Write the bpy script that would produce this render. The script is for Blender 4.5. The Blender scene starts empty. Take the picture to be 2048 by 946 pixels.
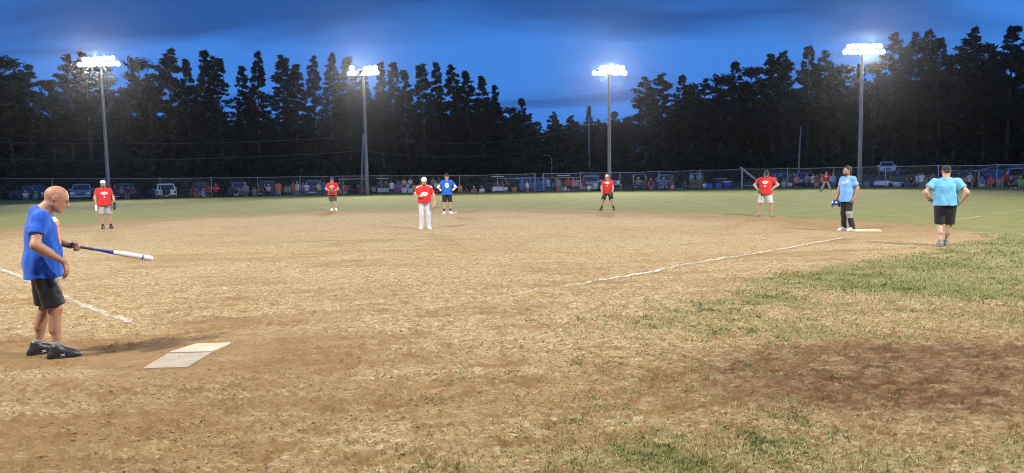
import bpy, math, random
import numpy as np
from mathutils import Matrix, Vector
R = math.radians
rng = np.random.default_rng(7)
random.seed(7)
SC = bpy.context.scene
COL = SC.collection

# ------------------------------------------------------------------ camera
F, YH, CH, ROLL = 1470.0, 348.0, 1.77, -0.017          # focal px (2048 wide), horizon row, height, roll
PITCH = math.atan((473 - YH) / F)
cr, sr, cp, sp = math.cos(ROLL), math.sin(ROLL), math.cos(PITCH), math.sin(PITCH)
cam_d = bpy.data.cameras.new('camera'); cam = bpy.data.objects.new('camera', cam_d); COL.objects.link(cam)
cam_d.sensor_width = 36; cam_d.lens = F / 2048 * 36; cam_d.clip_start = 0.05; cam_d.clip_end = 3000
cam.matrix_world = Matrix(((cr, -sr, 0, 0), (sp*sr, sp*cr, -cp, 0), (cp*sr, cp*cr, sp, CH), (0, 0, 0, 1)))
SC.camera = cam

# ------------------------------------------------------------------ world: dusk sky with clouds
W = bpy.data.worlds.new('World'); SC.world = W; W.use_nodes = True
nt = W.node_tree; nt.nodes.clear()
def N(t, typ, **kw):
    n = t.nodes.new(typ)
    for k, v in kw.items(): setattr(n, k, v)
    return n
out = N(nt, 'ShaderNodeOutputWorld'); bg = N(nt, 'ShaderNodeBackground')
sky = N(nt, 'ShaderNodeTexSky', sky_type='NISHITA')
sky.sun_disc = False; sky.sun_elevation = R(1.5); sky.sun_rotation = R(205); sky.ozone_density = 4.0; sky.air_density = 1.0; sky.dust_density = 0.3
tc = N(nt, 'ShaderNodeTexCoord')
sep = N(nt, 'ShaderNodeSeparateXYZ'); nt.links.new(tc.outputs['Generated'], sep.inputs[0])
zz = N(nt, 'ShaderNodeMath', operation='MAXIMUM'); zz.inputs[1].default_value = 0.0; nt.links.new(sep.outputs['Z'], zz.inputs[0])
za = N(nt, 'ShaderNodeMath', operation='ADD'); za.inputs[1].default_value = 0.10; nt.links.new(zz.outputs[0], za.inputs[0])
dx = N(nt, 'ShaderNodeMath', operation='DIVIDE'); nt.links.new(sep.outputs['X'], dx.inputs[0]); nt.links.new(za.outputs[0], dx.inputs[1])
dy = N(nt, 'ShaderNodeMath', operation='DIVIDE'); nt.links.new(sep.outputs['Y'], dy.inputs[0]); nt.links.new(za.outputs[0], dy.inputs[1])
cmb = N(nt, 'ShaderNodeCombineXYZ'); nt.links.new(dx.outputs[0], cmb.inputs[0]); nt.links.new(dy.outputs[0], cmb.inputs[1])
mp = N(nt, 'ShaderNodeMapping'); nt.links.new(cmb.outputs[0], mp.inputs[0])
mp.inputs['Scale'].default_value = (0.6, 1.0, 1); mp.inputs['Rotation'].default_value = (0, 0, R(-9)); mp.inputs['Location'].default_value = (4.4, 8.3, 0)
cn = N(nt, 'ShaderNodeTexNoise'); cn.inputs['Scale'].default_value = 0.95; cn.inputs['Detail'].default_value = 6; cn.inputs['Roughness'].default_value = 0.5; cn.inputs['Distortion'].default_value = 0.35
nt.links.new(mp.outputs[0], cn.inputs['Vector'])
crp = N(nt, 'ShaderNodeValToRGB'); deck = N(nt, 'ShaderNodeMapRange', interpolation_type='SMOOTHSTEP'); nt.links.new(sep.outputs['Z'], deck.inputs[0]); deck.inputs[1].default_value = .11; deck.inputs[2].default_value = .25; deck.inputs[3].default_value = -.07; deck.inputs[4].default_value = .11   # the cloud deck closes overhead
cadd = N(nt, 'ShaderNodeMath', operation='ADD'); nt.links.new(cn.outputs['Fac'], cadd.inputs[0]); nt.links.new(deck.outputs[0], cadd.inputs[1])
nt.links.new(cadd.outputs[0], crp.inputs[0])
crp.color_ramp.elements[0].position = 0.43; crp.color_ramp.elements[0].color = (0, 0, 0, 1)
crp.color_ramp.elements[1].position = 0.64; crp.color_ramp.elements[1].color = (1, 1, 1, 1)
# bring the physical dusk sky to the deep blue a phone records
tint = N(nt, 'ShaderNodeMix', data_type='RGBA', blend_type='MIX'); tint.inputs[0].default_value = 0.93
nt.links.new(sky.outputs[0], tint.inputs[6]); tint.inputs[7].default_value = (0.70, 3.2, 10.4, 1)
cmix = N(nt, 'ShaderNodeMix', data_type='RGBA', blend_type='MIX')
nt.links.new(crp.outputs[0], cmix.inputs[0]); nt.links.new(tint.outputs[2], cmix.inputs[6]); cmix.inputs[7].default_value = (0.27, 1.30, 4.7, 1)
nt.links.new(cmix.outputs[2], bg.inputs[0]); bg.inputs[1].default_value = 0.075
nt.links.new(bg.outputs[0], out.inputs[0])

vs = SC.view_settings
vs.view_transform = 'Standard'; vs.look = 'None'; vs.exposure = 0; vs.gamma = 1; vs.use_curve_mapping = False
FLOOD_FAR, FLOOD_NEAR, FLOOD_SIDE = 42000.0, 68000.0, 31000.0        # watts of the field's floodlights: outfield poles / infield side poles
SC.cycles.max_bounces = 6; SC.cycles.transparent_max_bounces = 16; SC.cycles.use_denoising = True
SC.cycles.sample_clamp_indirect = 4.0
SC.cycles.pixel_filter_type = 'BLACKMAN_HARRIS'; SC.cycles.filter_width = 1.05; SC.cycles.volume_bounces = 0

# ------------------------------------------------------------------ pixel -> place
def ray(px, py):
    x, y = (px - 1024) / F, -(py - 473) / F
    x, y = cr*x - sr*y, sr*x + cr*y
    return Vector((x, cp + sp*y, -sp + cp*y))
def at(px, py, z=0.0):                      # point on the ground (height z) seen at a pixel
    d = ray(px, py); t = (z - CH) / d.z
    return Vector((d.x*t, d.y*t, z))
def atd(px, Y, z=0.0):                      # point at distance Y (m along the view) above pixel column px, on height z
    py = YH - 0.017*(px - 1024)
    for _ in range(3):
        d = ray(px, py); t = Y / d.y
        py += F / Y * ((CH + d.z*t) - z)
    return Vector((d.x*t, Y, z))
def zat(px, py, Y):                         # height of a pixel at distance Y
    d = ray(px, py); return CH + d.z * Y / d.y

# ------------------------------------------------------------------ material helpers
MATS = {}
def mat(name, col, rough=0.7, var=0.12, scale=8.0, metal=0.0, bump=0.0, emit=None, estr=0.0, spec=0.5, sheen=0.0):
    if name in MATS: return MATS[name]
    m = bpy.data.materials.new(name); m.use_nodes = True; t = m.node_tree; b = t.nodes['Principled BSDF']
    b.inputs['Roughness'].default_value = rough; b.inputs['Metallic'].default_value = metal
    b.inputs['Specular IOR Level'].default_value = spec
    if sheen: b.inputs['Sheen Weight'].default_value = sheen
    co = N(t, 'ShaderNodeTexCoord'); no = N(t, 'ShaderNodeTexNoise'); no.inputs['Scale'].default_value = scale; no.inputs['Detail'].default_value = 4
    t.links.new(co.outputs['Object'], no.inputs['Vector'])
    mx = N(t, 'ShaderNodeMix', data_type='RGBA'); t.links.new(no.outputs['Fac'], mx.inputs[0])
    mx.inputs[6].default_value = tuple(c*(1-var) for c in col) + (1,); mx.inputs[7].default_value = tuple(min(1, c*(1+var)) for c in col) + (1,)
    t.links.new(mx.outputs[2], b.inputs['Base Color'])
    if bump:
        bm_ = N(t, 'ShaderNodeBump'); bm_.inputs['Strength'].default_value = bump; bm_.inputs['Distance'].default_value = 0.02
        t.links.new(no.outputs['Fac'], bm_.inputs['Height']); t.links.new(bm_.outputs[0], b.inputs['Normal'])
    if emit: b.inputs['Emission Color'].default_value = tuple(emit) + (1,); b.inputs['Emission Strength'].default_value = estr
    MATS[name] = m
    return m

# ------------------------------------------------------------------ mesh helpers
def mesh_np(name, V, Fq, smooth=False):
    me = bpy.data.meshes.new(name)
    V = np.asarray(V, np.float32); Fq = np.asarray(Fq, np.int32)
    n, k = Fq.shape
    me.vertices.add(len(V)); me.vertices.foreach_set('co', V.ravel())
    me.loops.add(n*k); me.loops.foreach_set('vertex_index', Fq.ravel())
    me.polygons.add(n); me.polygons.foreach_set('loop_start', np.arange(0, n*k, k, dtype=np.int32))
    if smooth: me.polygons.foreach_set('use_smooth', np.ones(n, bool))
    me.update(calc_edges=True); me.validate()
    return me
class MB:                                   # collects shapes, builds one mesh object
    def __init__(s): s.v = []; s.f = []
    def add(s, V, Fs):
        o = len(s.v); s.v += [tuple(p) for p in V]; s.f += [tuple(i + o for i in q) for q in Fs]; return s
    def box(s, x0, x1, y0, y1, z0, z1, M=None):
        V = [(x, y, z) for z in (z0, z1) for x, y in ((x0, y0), (x1, y0), (x1, y1), (x0, y1))]
        if M is not None: V = [M @ Vector(p) for p in V]
        return s.add(V, [(3,2,1,0), (4,5,6,7), (0,1,5,4), (1,2,6,5), (2,3,7,6), (3,0,4,7)])
    def bbox(s, x0, x1, y0, y1, z0, z1, b, M=None):   # box with all edges chamfered
        V = []
        for z in (0, 1):
            for x, y in ((0,0), (1,0), (1,1), (0,1)):
                X, Y, Z = (x0, x1)[x], (y0, y1)[y], (z0, z1)[z]; ix, iy, iz = (b, -b)[x], (b, -b)[y], (b, -b)[z]
                V += [(X, Y+iy, Z+iz), (X+ix, Y, Z+iz), (X+ix, Y+iy, Z)]
        if M is not None: V = [M @ Vector(p) for p in V]
        a = lambda i, k: i*3 + k
        Fs = [(a(3,2),a(2,2),a(1,2),a(0,2)), (a(4,2),a(5,2),a(6,2),a(7,2)), (a(0,1),a(1,1),a(5,1),a(4,1)), (a(1,0),a(2,0),a(6,0),a(5,0)), (a(2,1),a(3,1),a(7,1),a(6,1)), (a(3,0),a(0,0),a(4,0),a(7,0))]
        for i, j, k in ((0,1,1),(2,3,1),(1,2,0),(3,0,0)):
            o = k
            Fs.append((a(i,2),a(j,2),a(j,o),a(i,o)) ); Fs.append((a(i+4,o),a(j+4,o),a(j+4,2),a(i+4,2)))
        for i in range(4): Fs.append((a(i,0),a(i,1),a(i+4,1),a(i+4,0)) if i in (0,2) else (a(i,1),a(i,0),a(i+4,0),a(i+4,1)))
        for i in range(8): Fs.append((a(i,0),a(i,1),a(i,2)))
        return s.add(V, Fs)
    def tube(s, pts, rad, n=8, cap=True):
        pts = [Vector(p) for p in pts]; rr = rad if hasattr(rad, '__len__') else [rad]*len(pts)
        V = []; Fs = []; m = len(pts)
        t0 = (pts[1]-pts[0]).normalized(); u = t0.orthogonal().normalized()
        for i, p in enumerate(pts):
            t = ((pts[min(i+1, m-1)] - pts[max(i-1, 0)])).normalized()
            u = (u - t*u.dot(t)).normalized(); w = t.cross(u)
            for k in range(n):
                a = 2*math.pi*k/n; V.append(p + (u*math.cos(a) + w*math.sin(a))*rr[i])
        for i in range(m-1):
            for k in range(n):
                k2 = (k+1) % n; Fs.append((i*n+k, i*n+k2, (i+1)*n+k2, (i+1)*n+k))
        if cap: Fs += [tuple(range(n-1, -1, -1)), tuple((m-1)*n + k for k in range(n))]
        return s.add(V, Fs)
    def lathe(s, prof, n=16, M=None):       # prof: (r, z) list about z
        V = []; Fs = []
        for r, z in prof:
            for k in range(n):
                a = 2*math.pi*k/n; V.append(Vector((r*math.cos(a), r*math.sin(a), z)))
        if M is not None: V = [M @ p for p in V]
        for i in range(len(prof)-1):
            for k in range(n):
                k2 = (k+1) % n; Fs.append((i*n+k, i*n+k2, (i+1)*n+k2, (i+1)*n+k))
        Fs += [tuple(range(n-1, -1, -1)), tuple((len(prof)-1)*n + k for k in range(n))]
        return s.add(V, Fs)
    def prism(s, poly, x0, x1):             # (y,z) polygon extruded along x
        n = len(poly); V = [(x0, y, z) for y, z in poly] + [(x1, y, z) for y, z in poly]
        return s.add(V, [tuple(range(n-1, -1, -1)), tuple(range(n, 2*n))] + [(i, (i+1) % n, n+(i+1) % n, n+i) for i in range(n)])
    def mesh(s, name, smooth=False):
        me = bpy.data.meshes.new(name); me.from_pydata(s.v, [], s.f)
        if smooth: me.polygons.foreach_set('use_smooth', np.ones(len(me.polygons), bool))
        me.update(); return me
    def build(s, name, m, parent=None, smooth=False): return obj(name, s.mesh(name, smooth), m, parent)
def obj(name, me, m=None, parent=None, loc=None):
    o = bpy.data.objects.new(name, me); COL.objects.link(o)
    if m is not None and not me.materials: me.materials.append(m)
    elif m is not None and me.materials[0] is not m: o.material_slots[0].link = 'OBJECT'; o.material_slots[0].material = m
    if parent is not None: o.parent = parent
    if loc is not None: o.location = loc
    return o
def empty(name, loc=(0, 0, 0), rz=0.0):
    o = bpy.data.objects.new(name, None); COL.objects.link(o); o.location = loc; o.rotation_euler = (0, 0, rz); o.empty_display_size = 0.2
    return o
def tag(o, label=None, cat=None, group=None, kind=None):
    if label: o['label'] = label
    if cat: o['category'] = cat
    if group: o['group'] = group
    if kind: o['kind'] = kind
    return o
def copy_tree(o, parent=None):
    c = o.copy(); COL.objects.link(c); c.parent = parent
    for ch in list(o.children): copy_tree(ch, c)
    return c

# ------------------------------------------------------------------ noise (numpy)
def _hash(ix, iy, seed):
    h = (ix.astype(np.int64)*374761393 + iy.astype(np.int64)*668265263 + seed*1274126177) & 0xFFFFFFFF
    h = ((h ^ (h >> 13)) * 1274126177) & 0xFFFFFFFF
    return ((h ^ (h >> 16)) & 0xFFFFFF) / float(0xFFFFFF)
def vnoise(x, y, seed=0):
    ix, iy = np.floor(x), np.floor(y); fx, fy = x-ix, y-iy
    fx = fx*fx*(3-2*fx); fy = fy*fy*(3-2*fy); ix = ix.astype(np.int64); iy = iy.astype(np.int64)
    a = _hash(ix, iy, seed); b = _hash(ix+1, iy, seed); c = _hash(ix, iy+1, seed); d = _hash(ix+1, iy+1, seed)
    return (a*(1-fx) + b*fx)*(1-fy) + (c*(1-fx) + d*fx)*fy
def fbm(x, y, seed=0, oct=4, lac=2.03, gain=0.5):
    s = 0.0; a = 1.0; t = 0.0
    for i in range(oct):
        s = s + a*vnoise(x + 17.3*i, y - 9.1*i, seed+i); t += a; a *= gain; x = x*lac; y = y*lac
    return s/t
def sstep(a, b, x):
    t = np.clip((x-a)/(b-a), 0, 1); return t*t*(3-2*t)
# ------------------------------------------------------------------ the field: masks on the ground
HOME = at(420, 691); FIRST = at(1730, 463); SECOND = at(903, 428)
def poly_sd(x, y, P):                       # signed distance to a polygon, positive inside
    d = np.full(x.shape, 1e9); ins = np.zeros(x.shape, bool); n = len(P)
    for i in range(n):
        ax, ay = P[i]; bx, by = P[(i+1) % n]; ex, ey = bx-ax, by-ay
        t = np.clip(((x-ax)*ex + (y-ay)*ey)/(ex*ex+ey*ey), 0, 1)
        d = np.minimum(d, (x-ax-t*ex)**2 + (y-ay-t*ey)**2)
        c = ((ay > y) != (by > y)) & (x < ex*(y-ay)/(by-ay + 1e-12) + ax); ins ^= c
    d = np.sqrt(d); return np.where(ins, d, -d)
def g2(px, py): p = at(px, py); return (p.x, p.y)
INFIELD = [g2(*q) for q in ((-900,600),(-420,508),(0,456),(120,450),(260,441),(400,432),(560,426),(760,421),(905,418.5),(1080,419),(1260,423),(1420,428),(1560,434),(1700,442),(1800,448),(1900,455),(1990,468),(1975,478),(1900,487),(1830,497),(1700,520),(1560,545),(1480,560),(1330,600),(1180,640),(1120,680),(1150,760),(1050,830),(760,900),(600,1100))] + [(0.1, 1.0), (-3, -2), (-14, 2)]
def blob(x, y, px, py, rx, ry, rot=0.0):
    c = at(px, py); c_, s_ = math.cos(rot), math.sin(rot); u = (x-c.x)*c_ + (y-c.y)*s_; v = -(x-c.x)*s_ + (y-c.y)*c_
    return np.exp(-((u/rx)**2 + (v/ry)**2))
FENCE_PX = [(-160,403),(0,400.3),(107,399),(212,397.8),(322,396.6),(424,394),(517,392.2),(601,390.6),(687,389),(763,387.4),(841,386.2),(920,385),(995,384),(1070,383),(1088,382.8),(1161,382),(1240,380.7),(1318,379.3),(1400,377.8),(1485,376.2),(1575,375.3),(1667,374.6),(1770,374),(1876,374),(1993,374.3),(2110,376.5)]
FENCE = [at(x, y) for x, y in FENCE_PX]
fx_ = np.array([p.x for p in FENCE]); fy_ = np.array([p.y for p in FENCE])
def fence_y(x): return np.interp(x, fx_, fy_)
def masks(x, y):
    n1 = fbm(x*0.9, y*0.9, 3, 4); n2 = fbm(x*4.1, y*4.1, 11, 4); n3 = fbm(x*0.23, y*0.23, 21, 3); n5 = fbm(x*0.55 + y*.2, y*3.2 - x*.35, 27, 4); n6 = sstep(.56, .68, fbm(x*3.0, y*4.0, 33, 3))
    sd = poly_sd(x, y, INFIELD)
    g = sstep(0.35, -0.55, sd + (n1-0.5)*1.6 + (n2-0.5)*1.1)
    # the grass of the right foul ground is worn: thin it with bare patches
    foul = sstep(-0.5, 1.5, (y-HOME.y)*-(FIRST.x-HOME.x) + (x-HOME.x)*(FIRST.y-HOME.y)) * sstep(20.5, 16.5, y + 0*x)
    dens = 0.24 + 0.70*blob(x, y, 1900, 545, 3.4, 3.2) + 0.6*blob(x, y, 1650, 560, 1.5, 1.0) + 0.42*blob(x, y, 1330, 640, 1.4, 1.0) + 0.25*blob(x, y, 1480, 600, 1.0, 0.6) + 0.22*blob(x, y, 1900, 930, 1.0, .5) + 0.20*blob(x, y, 1450, 925, 1.8, .55) + 0.28*blob(x, y, 1600, 840, .9, .5) + 0.5*blob(x, y, 1780, 672, .7, .22) + 0.6*sstep(9, 13, x) + 0.45*blob(x, y, 2100, 500, 4, 5)
    moist_shade = np.clip(2.1*blob(x, y, 1960, 740, 2.1, 1.05, 0.1) + 1.0*blob(x, y, 1700, 750, 0.9, 0.75), 0, 1)
    dens = dens - 0.75*moist_shade
    dens = np.clip(dens, 0, 1.0)*0.9
    gf = np.clip(dens*0.85 + (n1-0.5)*0.65 + (n2-0.5)*0.55 + 0.02, 0, 0.95)
    g = g*(1-foul) + g*foul*gf
    brown = np.clip(sstep(5.0, 0.5, sd + (n3-0.5)*3)*sstep(14, 21, y) * 1.1 + 0.75*blob(x, y, 330, 700, 2.1, 1.0) + 0.45*blob(x, y, 600, 740, 1.6, .8) + 0.5*blob(x, y, 1600, 455, 5, 2.4) + 0.5*blob(x, y, 300, 520, 3, 1.2) + 0.55*blob(x, y, 0, 900, 1.0, .8) + 0.4*blob(x, y, 250, 850, .9, .3) + 0.5*blob(x, y, 60, 690, 1.4, .5) + 0.35*blob(x, y, 950, 600, 2.0, .8) + 0.9*(n3-0.47) + 0.9*(n1-0.5) + 1.9*(n5-.52)*sstep(26, 10, y) + .6*n6*sstep(20, 8, y) + 0.45*sstep(-.5, -3.2, x)*sstep(9.5, 6, y), 0, 1)
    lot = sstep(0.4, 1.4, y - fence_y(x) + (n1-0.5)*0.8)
    moist_shade = np.clip(moist_shade + 0.85*blob(x, y, 690, 482, 2.6, .35)*0.4 + 0.6*blob(x, y, 240, 695, .75, .22) + 0.35*blob(x, y, 250, 930, .35, .12), 0, 1) * (0.75 + 0.5*(n2-0.3))  # batter's cast shadow painted in beside him, plus two dark streaks
    return g, brown, np.clip(moist_shade, 0, 1), lot
def height(x, y, g=None):
    d = np.hypot(x, y)
    a = sstep(45, 12, d)
    h = (fbm(x*2.2, y*2.2, 31, 3) - 0.5)*0.030 + (fbm(x*5.5, y*8.0, 41, 2) - 0.5)*0.020*a + (fbm(x*16, y*20, 45, 3) - 0.5)*0.030*sstep(30, 8, d)
    pit = -0.022*sstep(.57, .68, fbm(x*3.0, y*4.0, 33, 3))*sstep(22, 8, d)
    clod = pit + np.maximum(fbm(x*24, y*30, 51, 3) - 0.55, 0)*0.13*sstep(22, 9, d)
    h = h + clod + (fbm(x*0.5, y*0.5, 61, 2)-0.5)*0.05
    h = h - 0.38*sstep(0.1, 1.3, y - fence_y(x))
    for (cx, cy, r) in PADS:                # levelled where plates and feet stand
        w = sstep(r*2.0, r, np.hypot(x-cx, y-cy)); h = h*(1-w)
    return h
PADS = [(HOME.x, HOME.y, 0.45), (FIRST.x, FIRST.y, 0.7), (SECOND.x, SECOND.y, 0.5)]
pm = at(350, 718); PADS.append((pm.x, pm.y, 0.55))
for q_ in ((118, 708), (85, 700), (212, 457.5), (850.5, 458), (666, 421.5), (895, 428), (1215, 421), (1531, 432.5), (1693, 461.5), (1888, 491.5)):
    pm = at(*q_); PADS.append((pm.x, pm.y, 0.24 if q_[0] < 200 else 0.4))

def build_ground():
    ang = np.concatenate([np.linspace(-180, -42, 50, endpoint=False), np.linspace(-42, 42, 650), np.linspace(42, 180, 50, endpoint=False)[1:]])
    rad = np.concatenate([[0.4, 1.0, 1.7], np.geomspace(2.7, 34, 650), np.geomspace(34, 130, 90)[1:], np.geomspace(130, 1500, 30)[1:]])
    A, D = np.meshgrid(np.radians(ang), rad)
    jit = 1 + (rng.random(A.shape)-0.5)*0.002
    X = np.sin(A)*D*jit; Y = np.cos(A)*D*jit
    x, y = X.ravel(), Y.ravel()
    near = (np.hypot(x, y) < 160)
    g = np.ones_like(x); b = np.zeros_like(x); m = np.zeros_like(x); l = np.ones_like(x); z = np.full_like(x, -0.38)
    g[near], b[near], m[near], l[near] = masks(x[near], y[near]); z[near] = height(x[near], y[near])
    V = np.stack([x, y, z], 1)
    nr, na = A.shape
    i = np.arange(nr-1)[:, None]*na + np.arange(na)[None]; j = np.arange(nr-1)[:, None]*na + (np.arange(na)[None]+1) % na
    Fq = np.stack([i, i+na, j+na, j], -1).reshape(-1, 4)[:, ::-1]
    V = np.vstack([V, [[0, 0, 0]]])
    me = mesh_np('ground', V, Fq, True)
    for nm, arr in (('grass', g), ('brown', b), ('moist_shade', m), ('lot', l)):
        at_ = me.attributes.new(nm, 'FLOAT', 'POINT'); at_.data.foreach_set('value', np.append(arr, 0).astype(np.float32))
    return me

def ground_material():
    m = bpy.data.materials.new('field_ground'); m.use_nodes = True; t = m.node_tree; b = t.nodes['Principled BSDF']; L = t.links.new
    co = N(t, 'ShaderNodeTexCoord')
    def noise(scale, det=4, rough=0.6, vec=None, dist=0.0):
        n = N(t, 'ShaderNodeTexNoise'); n.inputs['Scale'].default_value = scale; n.inputs['Detail'].default_value = det; n.inputs['Roughness'].default_value = rough; n.inputs['Distortion'].default_value = dist
        L(vec or co.outputs['Object'], n.inputs['Vector']); return n.outputs['Fac']
    def ramp(fac, *st):
        r = N(t, 'ShaderNodeValToRGB'); L(fac, r.inputs[0]); e = r.color_ramp.elements
        while len(e) < len(st): e.new(0.5)
        for q, (p, c) in zip(e, st): q.position = p; q.color = tuple(c) + (1,) if hasattr(c, '__len__') else (c, c, c, 1)
        return r.outputs[0]
    def mix(fac, a, c, bt='MIX'):
        x = N(t, 'ShaderNodeMix', data_type='RGBA', blend_type=bt)
        for s, v in ((0, fac), (6, a), (7, c)):
            if hasattr(v, 'is_output') or isinstance(v, bpy.types.NodeSocket): L(v, x.inputs[s])
            else: x.inputs[s].default_value = v if s == 0 else tuple(v) + (1,)
        return x.outputs[2]
    def math_(op, a, c):
        x = N(t, 'ShaderNodeMath', operation=op); x.use_clamp = True
        for s, v in ((0, a), (1, c)):
            if isinstance(v, bpy.types.NodeSocket): L(v, x.inputs[s])
            else: x.inputs[s].default_value = v
        return x.outputs[0]
    def attr(nm): a = N(t, 'ShaderNodeAttribute', attribute_name=nm); return a.outputs['Fac']
    mpn = N(t, 'ShaderNodeMapping'); L(co.outputs['Object'], mpn.inputs[0]); mpn.inputs['Scale'].default_value = (0.62, 1.3, 1); mpn.inputs['Rotation'].default_value = (0, 0, R(8))
    st = mpn.outputs[0]
    big = noise(0.7, 5); mid = noise(4, 8, .72); fine = noise(30, 8, .78); streak = noise(7, 6, .66, st); grit = noise(70, 4, .75)
    dirt = mix(ramp(mid, (.33, 0.0), (.68, 1.0)), (0.335, 0.238, 0.112), (0.43, 0.325, 0.170))
    dirt = mix(ramp(streak, (.44, 0.0), (.60, 0.85)), dirt, (0.27, 0.162, 0.062))
    clump = noise(20, 9, .78, None, .3)
    dirt = mix(ramp(clump, (.53, 0.0), (.60, 0.95)), dirt, (0.125, 0.070, 0.028))  # dark flecks, and pale ones next, put clod shading into the dirt colour
    dirt = mix(ramp(noise(22, 7, .74, st), (.53, 0.0), (.59, 0.95)), dirt, (0.55, 0.445, 0.27))
    dirt = mix(ramp(grit, (.57, 0.0), (.66, 0.6)), dirt, (0.15, 0.088, 0.042))
    bfac = math_('MULTIPLY', attr('brown'), ramp(mid, (.25, .35), (.6, 1.0)))
    dirt = mix(bfac, dirt, mix(fine, (0.150, 0.078, 0.028), (0.33, 0.200, 0.085)))
    dirt = mix(math_('MULTIPLY', attr('moist_shade'), ramp(streak, (.36, .45), (.54, 1.0))), dirt, mix(fine, (0.058, 0.025, 0.012), (0.155, 0.074, 0.034)))
    gr = mix(ramp(mid, (.3, 0.0), (.7, 1.0)), (0.100, 0.124, 0.030), (0.180, 0.205, 0.058))
    gr = mix(ramp(big, (.42, 0.0), (.70, .6)), gr, (0.26, 0.255, 0.08))
    gr = mix(ramp(noise(34, 5, .75, st), (.46, 0.0), (.64, .7)), gr, (0.048, 0.072, 0.018))
    gr = mix(ramp(noise(60, 4, .7), (.56, 0.0), (.66, .6)), gr, (0.33, 0.335, 0.14))
    gmask = math_('ADD', attr('grass'), 0.0)
    gm = N(t, 'ShaderNodeMath', operation='ADD'); L(gmask, gm.inputs[0])
    gn = N(t, 'ShaderNodeMath', operation='MULTIPLY_ADD'); L(noise(11, 9, .8), gn.inputs[0]); gn.inputs[1].default_value = 1.9; gn.inputs[2].default_value = -0.95; L(gn.outputs[0], gm.inputs[1])
    col = mix(ramp(gm.outputs[0], (.26, 0.0), (.80, 0.86)), dirt, gr)
    col = mix(attr('lot'), col, mix(mid, (0.028, 0.026, 0.02), (0.06, 0.058, 0.04)))  # dark ground behind the fence, vehicle shade included in its colour
    L(col, b.inputs['Base Color']); b.inputs['Roughness'].default_value = 0.95; b.inputs['Specular IOR Level'].default_value = 0.15
    bp = N(t, 'ShaderNodeBump'); bp.inputs['Strength'].default_value = 1.0; bp.inputs['Distance'].default_value = 0.035
    hs = N(t, 'ShaderNodeMath', operation='ADD'); L(fine, hs.inputs[0]); L(mix(0.5, streak, grit), hs.inputs[1]); L(hs.outputs[0], bp.inputs['Height'])
    L(bp.outputs[0], b.inputs['Normal'])
    return m
def zg(x, y): return float(height(np.array([x]), np.array([y]))[0])

ground = obj('ground', build_ground(), ground_material()); tag(ground, 'trampled dirt infield and worn grass outfield', None, None, 'structure')

# ---- chalk lines, draped over the dirt
def chalk_material(name, dens):
    m = bpy.data.materials.new(name); m.use_nodes = True; t = m.node_tree; b = t.nodes['Principled BSDF']; L = t.links.new
    b.inputs['Base Color'].default_value = (0.52, 0.47, 0.385, 1); b.inputs['Roughness'].default_value = 0.95
    co = N(t, 'ShaderNodeTexCoord'); n = N(t, 'ShaderNodeTexNoise'); n.inputs['Scale'].default_value = 9; n.inputs['Detail'].default_value = 7; n.inputs['Roughness'].default_value = 0.75; L(co.outputs['Object'], n.inputs['Vector'])
    n2 = N(t, 'ShaderNodeTexNoise'); n2.inputs['Scale'].default_value = 1.1; n2.inputs['Detail'].default_value = 3; L(co.outputs['Object'], n2.inputs['Vector'])
    e = N(t, 'ShaderNodeAttribute', attribute_name='edge')
    s = N(t, 'ShaderNodeMath', operation='ADD'); L(n.outputs['Fac'], s.inputs[0]); L(n2.outputs['Fac'], s.inputs[1])
    s2 = N(t, 'ShaderNodeMath', operation='ADD'); L(s.outputs[0], s2.inputs[0]); L(e.outputs['Fac'], s2.inputs[1])
    mr = N(t, 'ShaderNodeMapRange'); L(s2.outputs[0], mr.inputs[0]); mr.inputs[1].default_value = 1.62 - dens; mr.inputs[2].default_value = 2.2 - dens; mr.inputs[4].default_value = 0.76
    L(mr.outputs[0], b.inputs['Alpha'])
    return m
CH1, CH2 = chalk_material('chalk', 0.40), chalk_material('worn_chalk', 0.08)
def chalk(name, pa, pb, w, m, label, fade0=1.0, fade1=1.0):
    a, b = Vector(pa), Vector(pb); L = (b-a).length; nl = int(L/0.025); nw = 8; d = (b-a)/L; nrm = Vector((-d.y, d.x, 0))
    s = np.linspace(0, L, nl); u = np.linspace(-1, 1, nw); S, U = np.meshgrid(s, u, indexing='ij')
    wob = (fbm(S*0.8, S*0+3, 5, 3)-0.5)*0.12
    x = a.x + d.x*S + nrm.x*(U*w + wob); y = a.y + d.y*S + nrm.y*(U*w + wob)
    z = height(x.ravel(), y.ravel()).reshape(x.shape) + 0.010 + 0.0007*np.hypot(x, y)
    i = np.arange(nl-1)[:, None]*nw + np.arange(nw-1)[None]
    me = mesh_np(name, np.stack([x, y, z], -1).reshape(-1, 3), np.stack([i, i+nw, i+nw+1, i+1], -1).reshape(-1, 4), True)
    e = 0.78*(1 - np.abs(U)**1.6) - (1-fade0)*sstep(0.45*L, 0, S) - (1-fade1)*sstep(0.75*L, L, S)
    me.attributes.new('edge', 'FLOAT', 'POINT').data.foreach_set('value', e.ravel().astype(np.float32))
    return tag(obj(name, me, m), label, None, None, 'structure')
chalk('foul_line', at(620, 664), at(1690, 477), 0.072, CH1, 'white chalk foul line running to first base', 0.45, 1.0)
chalk('foul_line', at(262, 648), at(-260, 430), 0.11, CH1, 'white chalk foul line running towards third base behind the batter', 0.7, 1.0)
chalk('batters_box_line', at(-60, 678), at(75, 640), 0.06, CH2, 'faint chalk remains of the batter box line', 1, 0.6)
chalk('outfield_line', at(1880, 447), at(2080, 417), 0.09, CH2, 'faded white line in the outfield grass', 1.0, 1.0)

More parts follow.
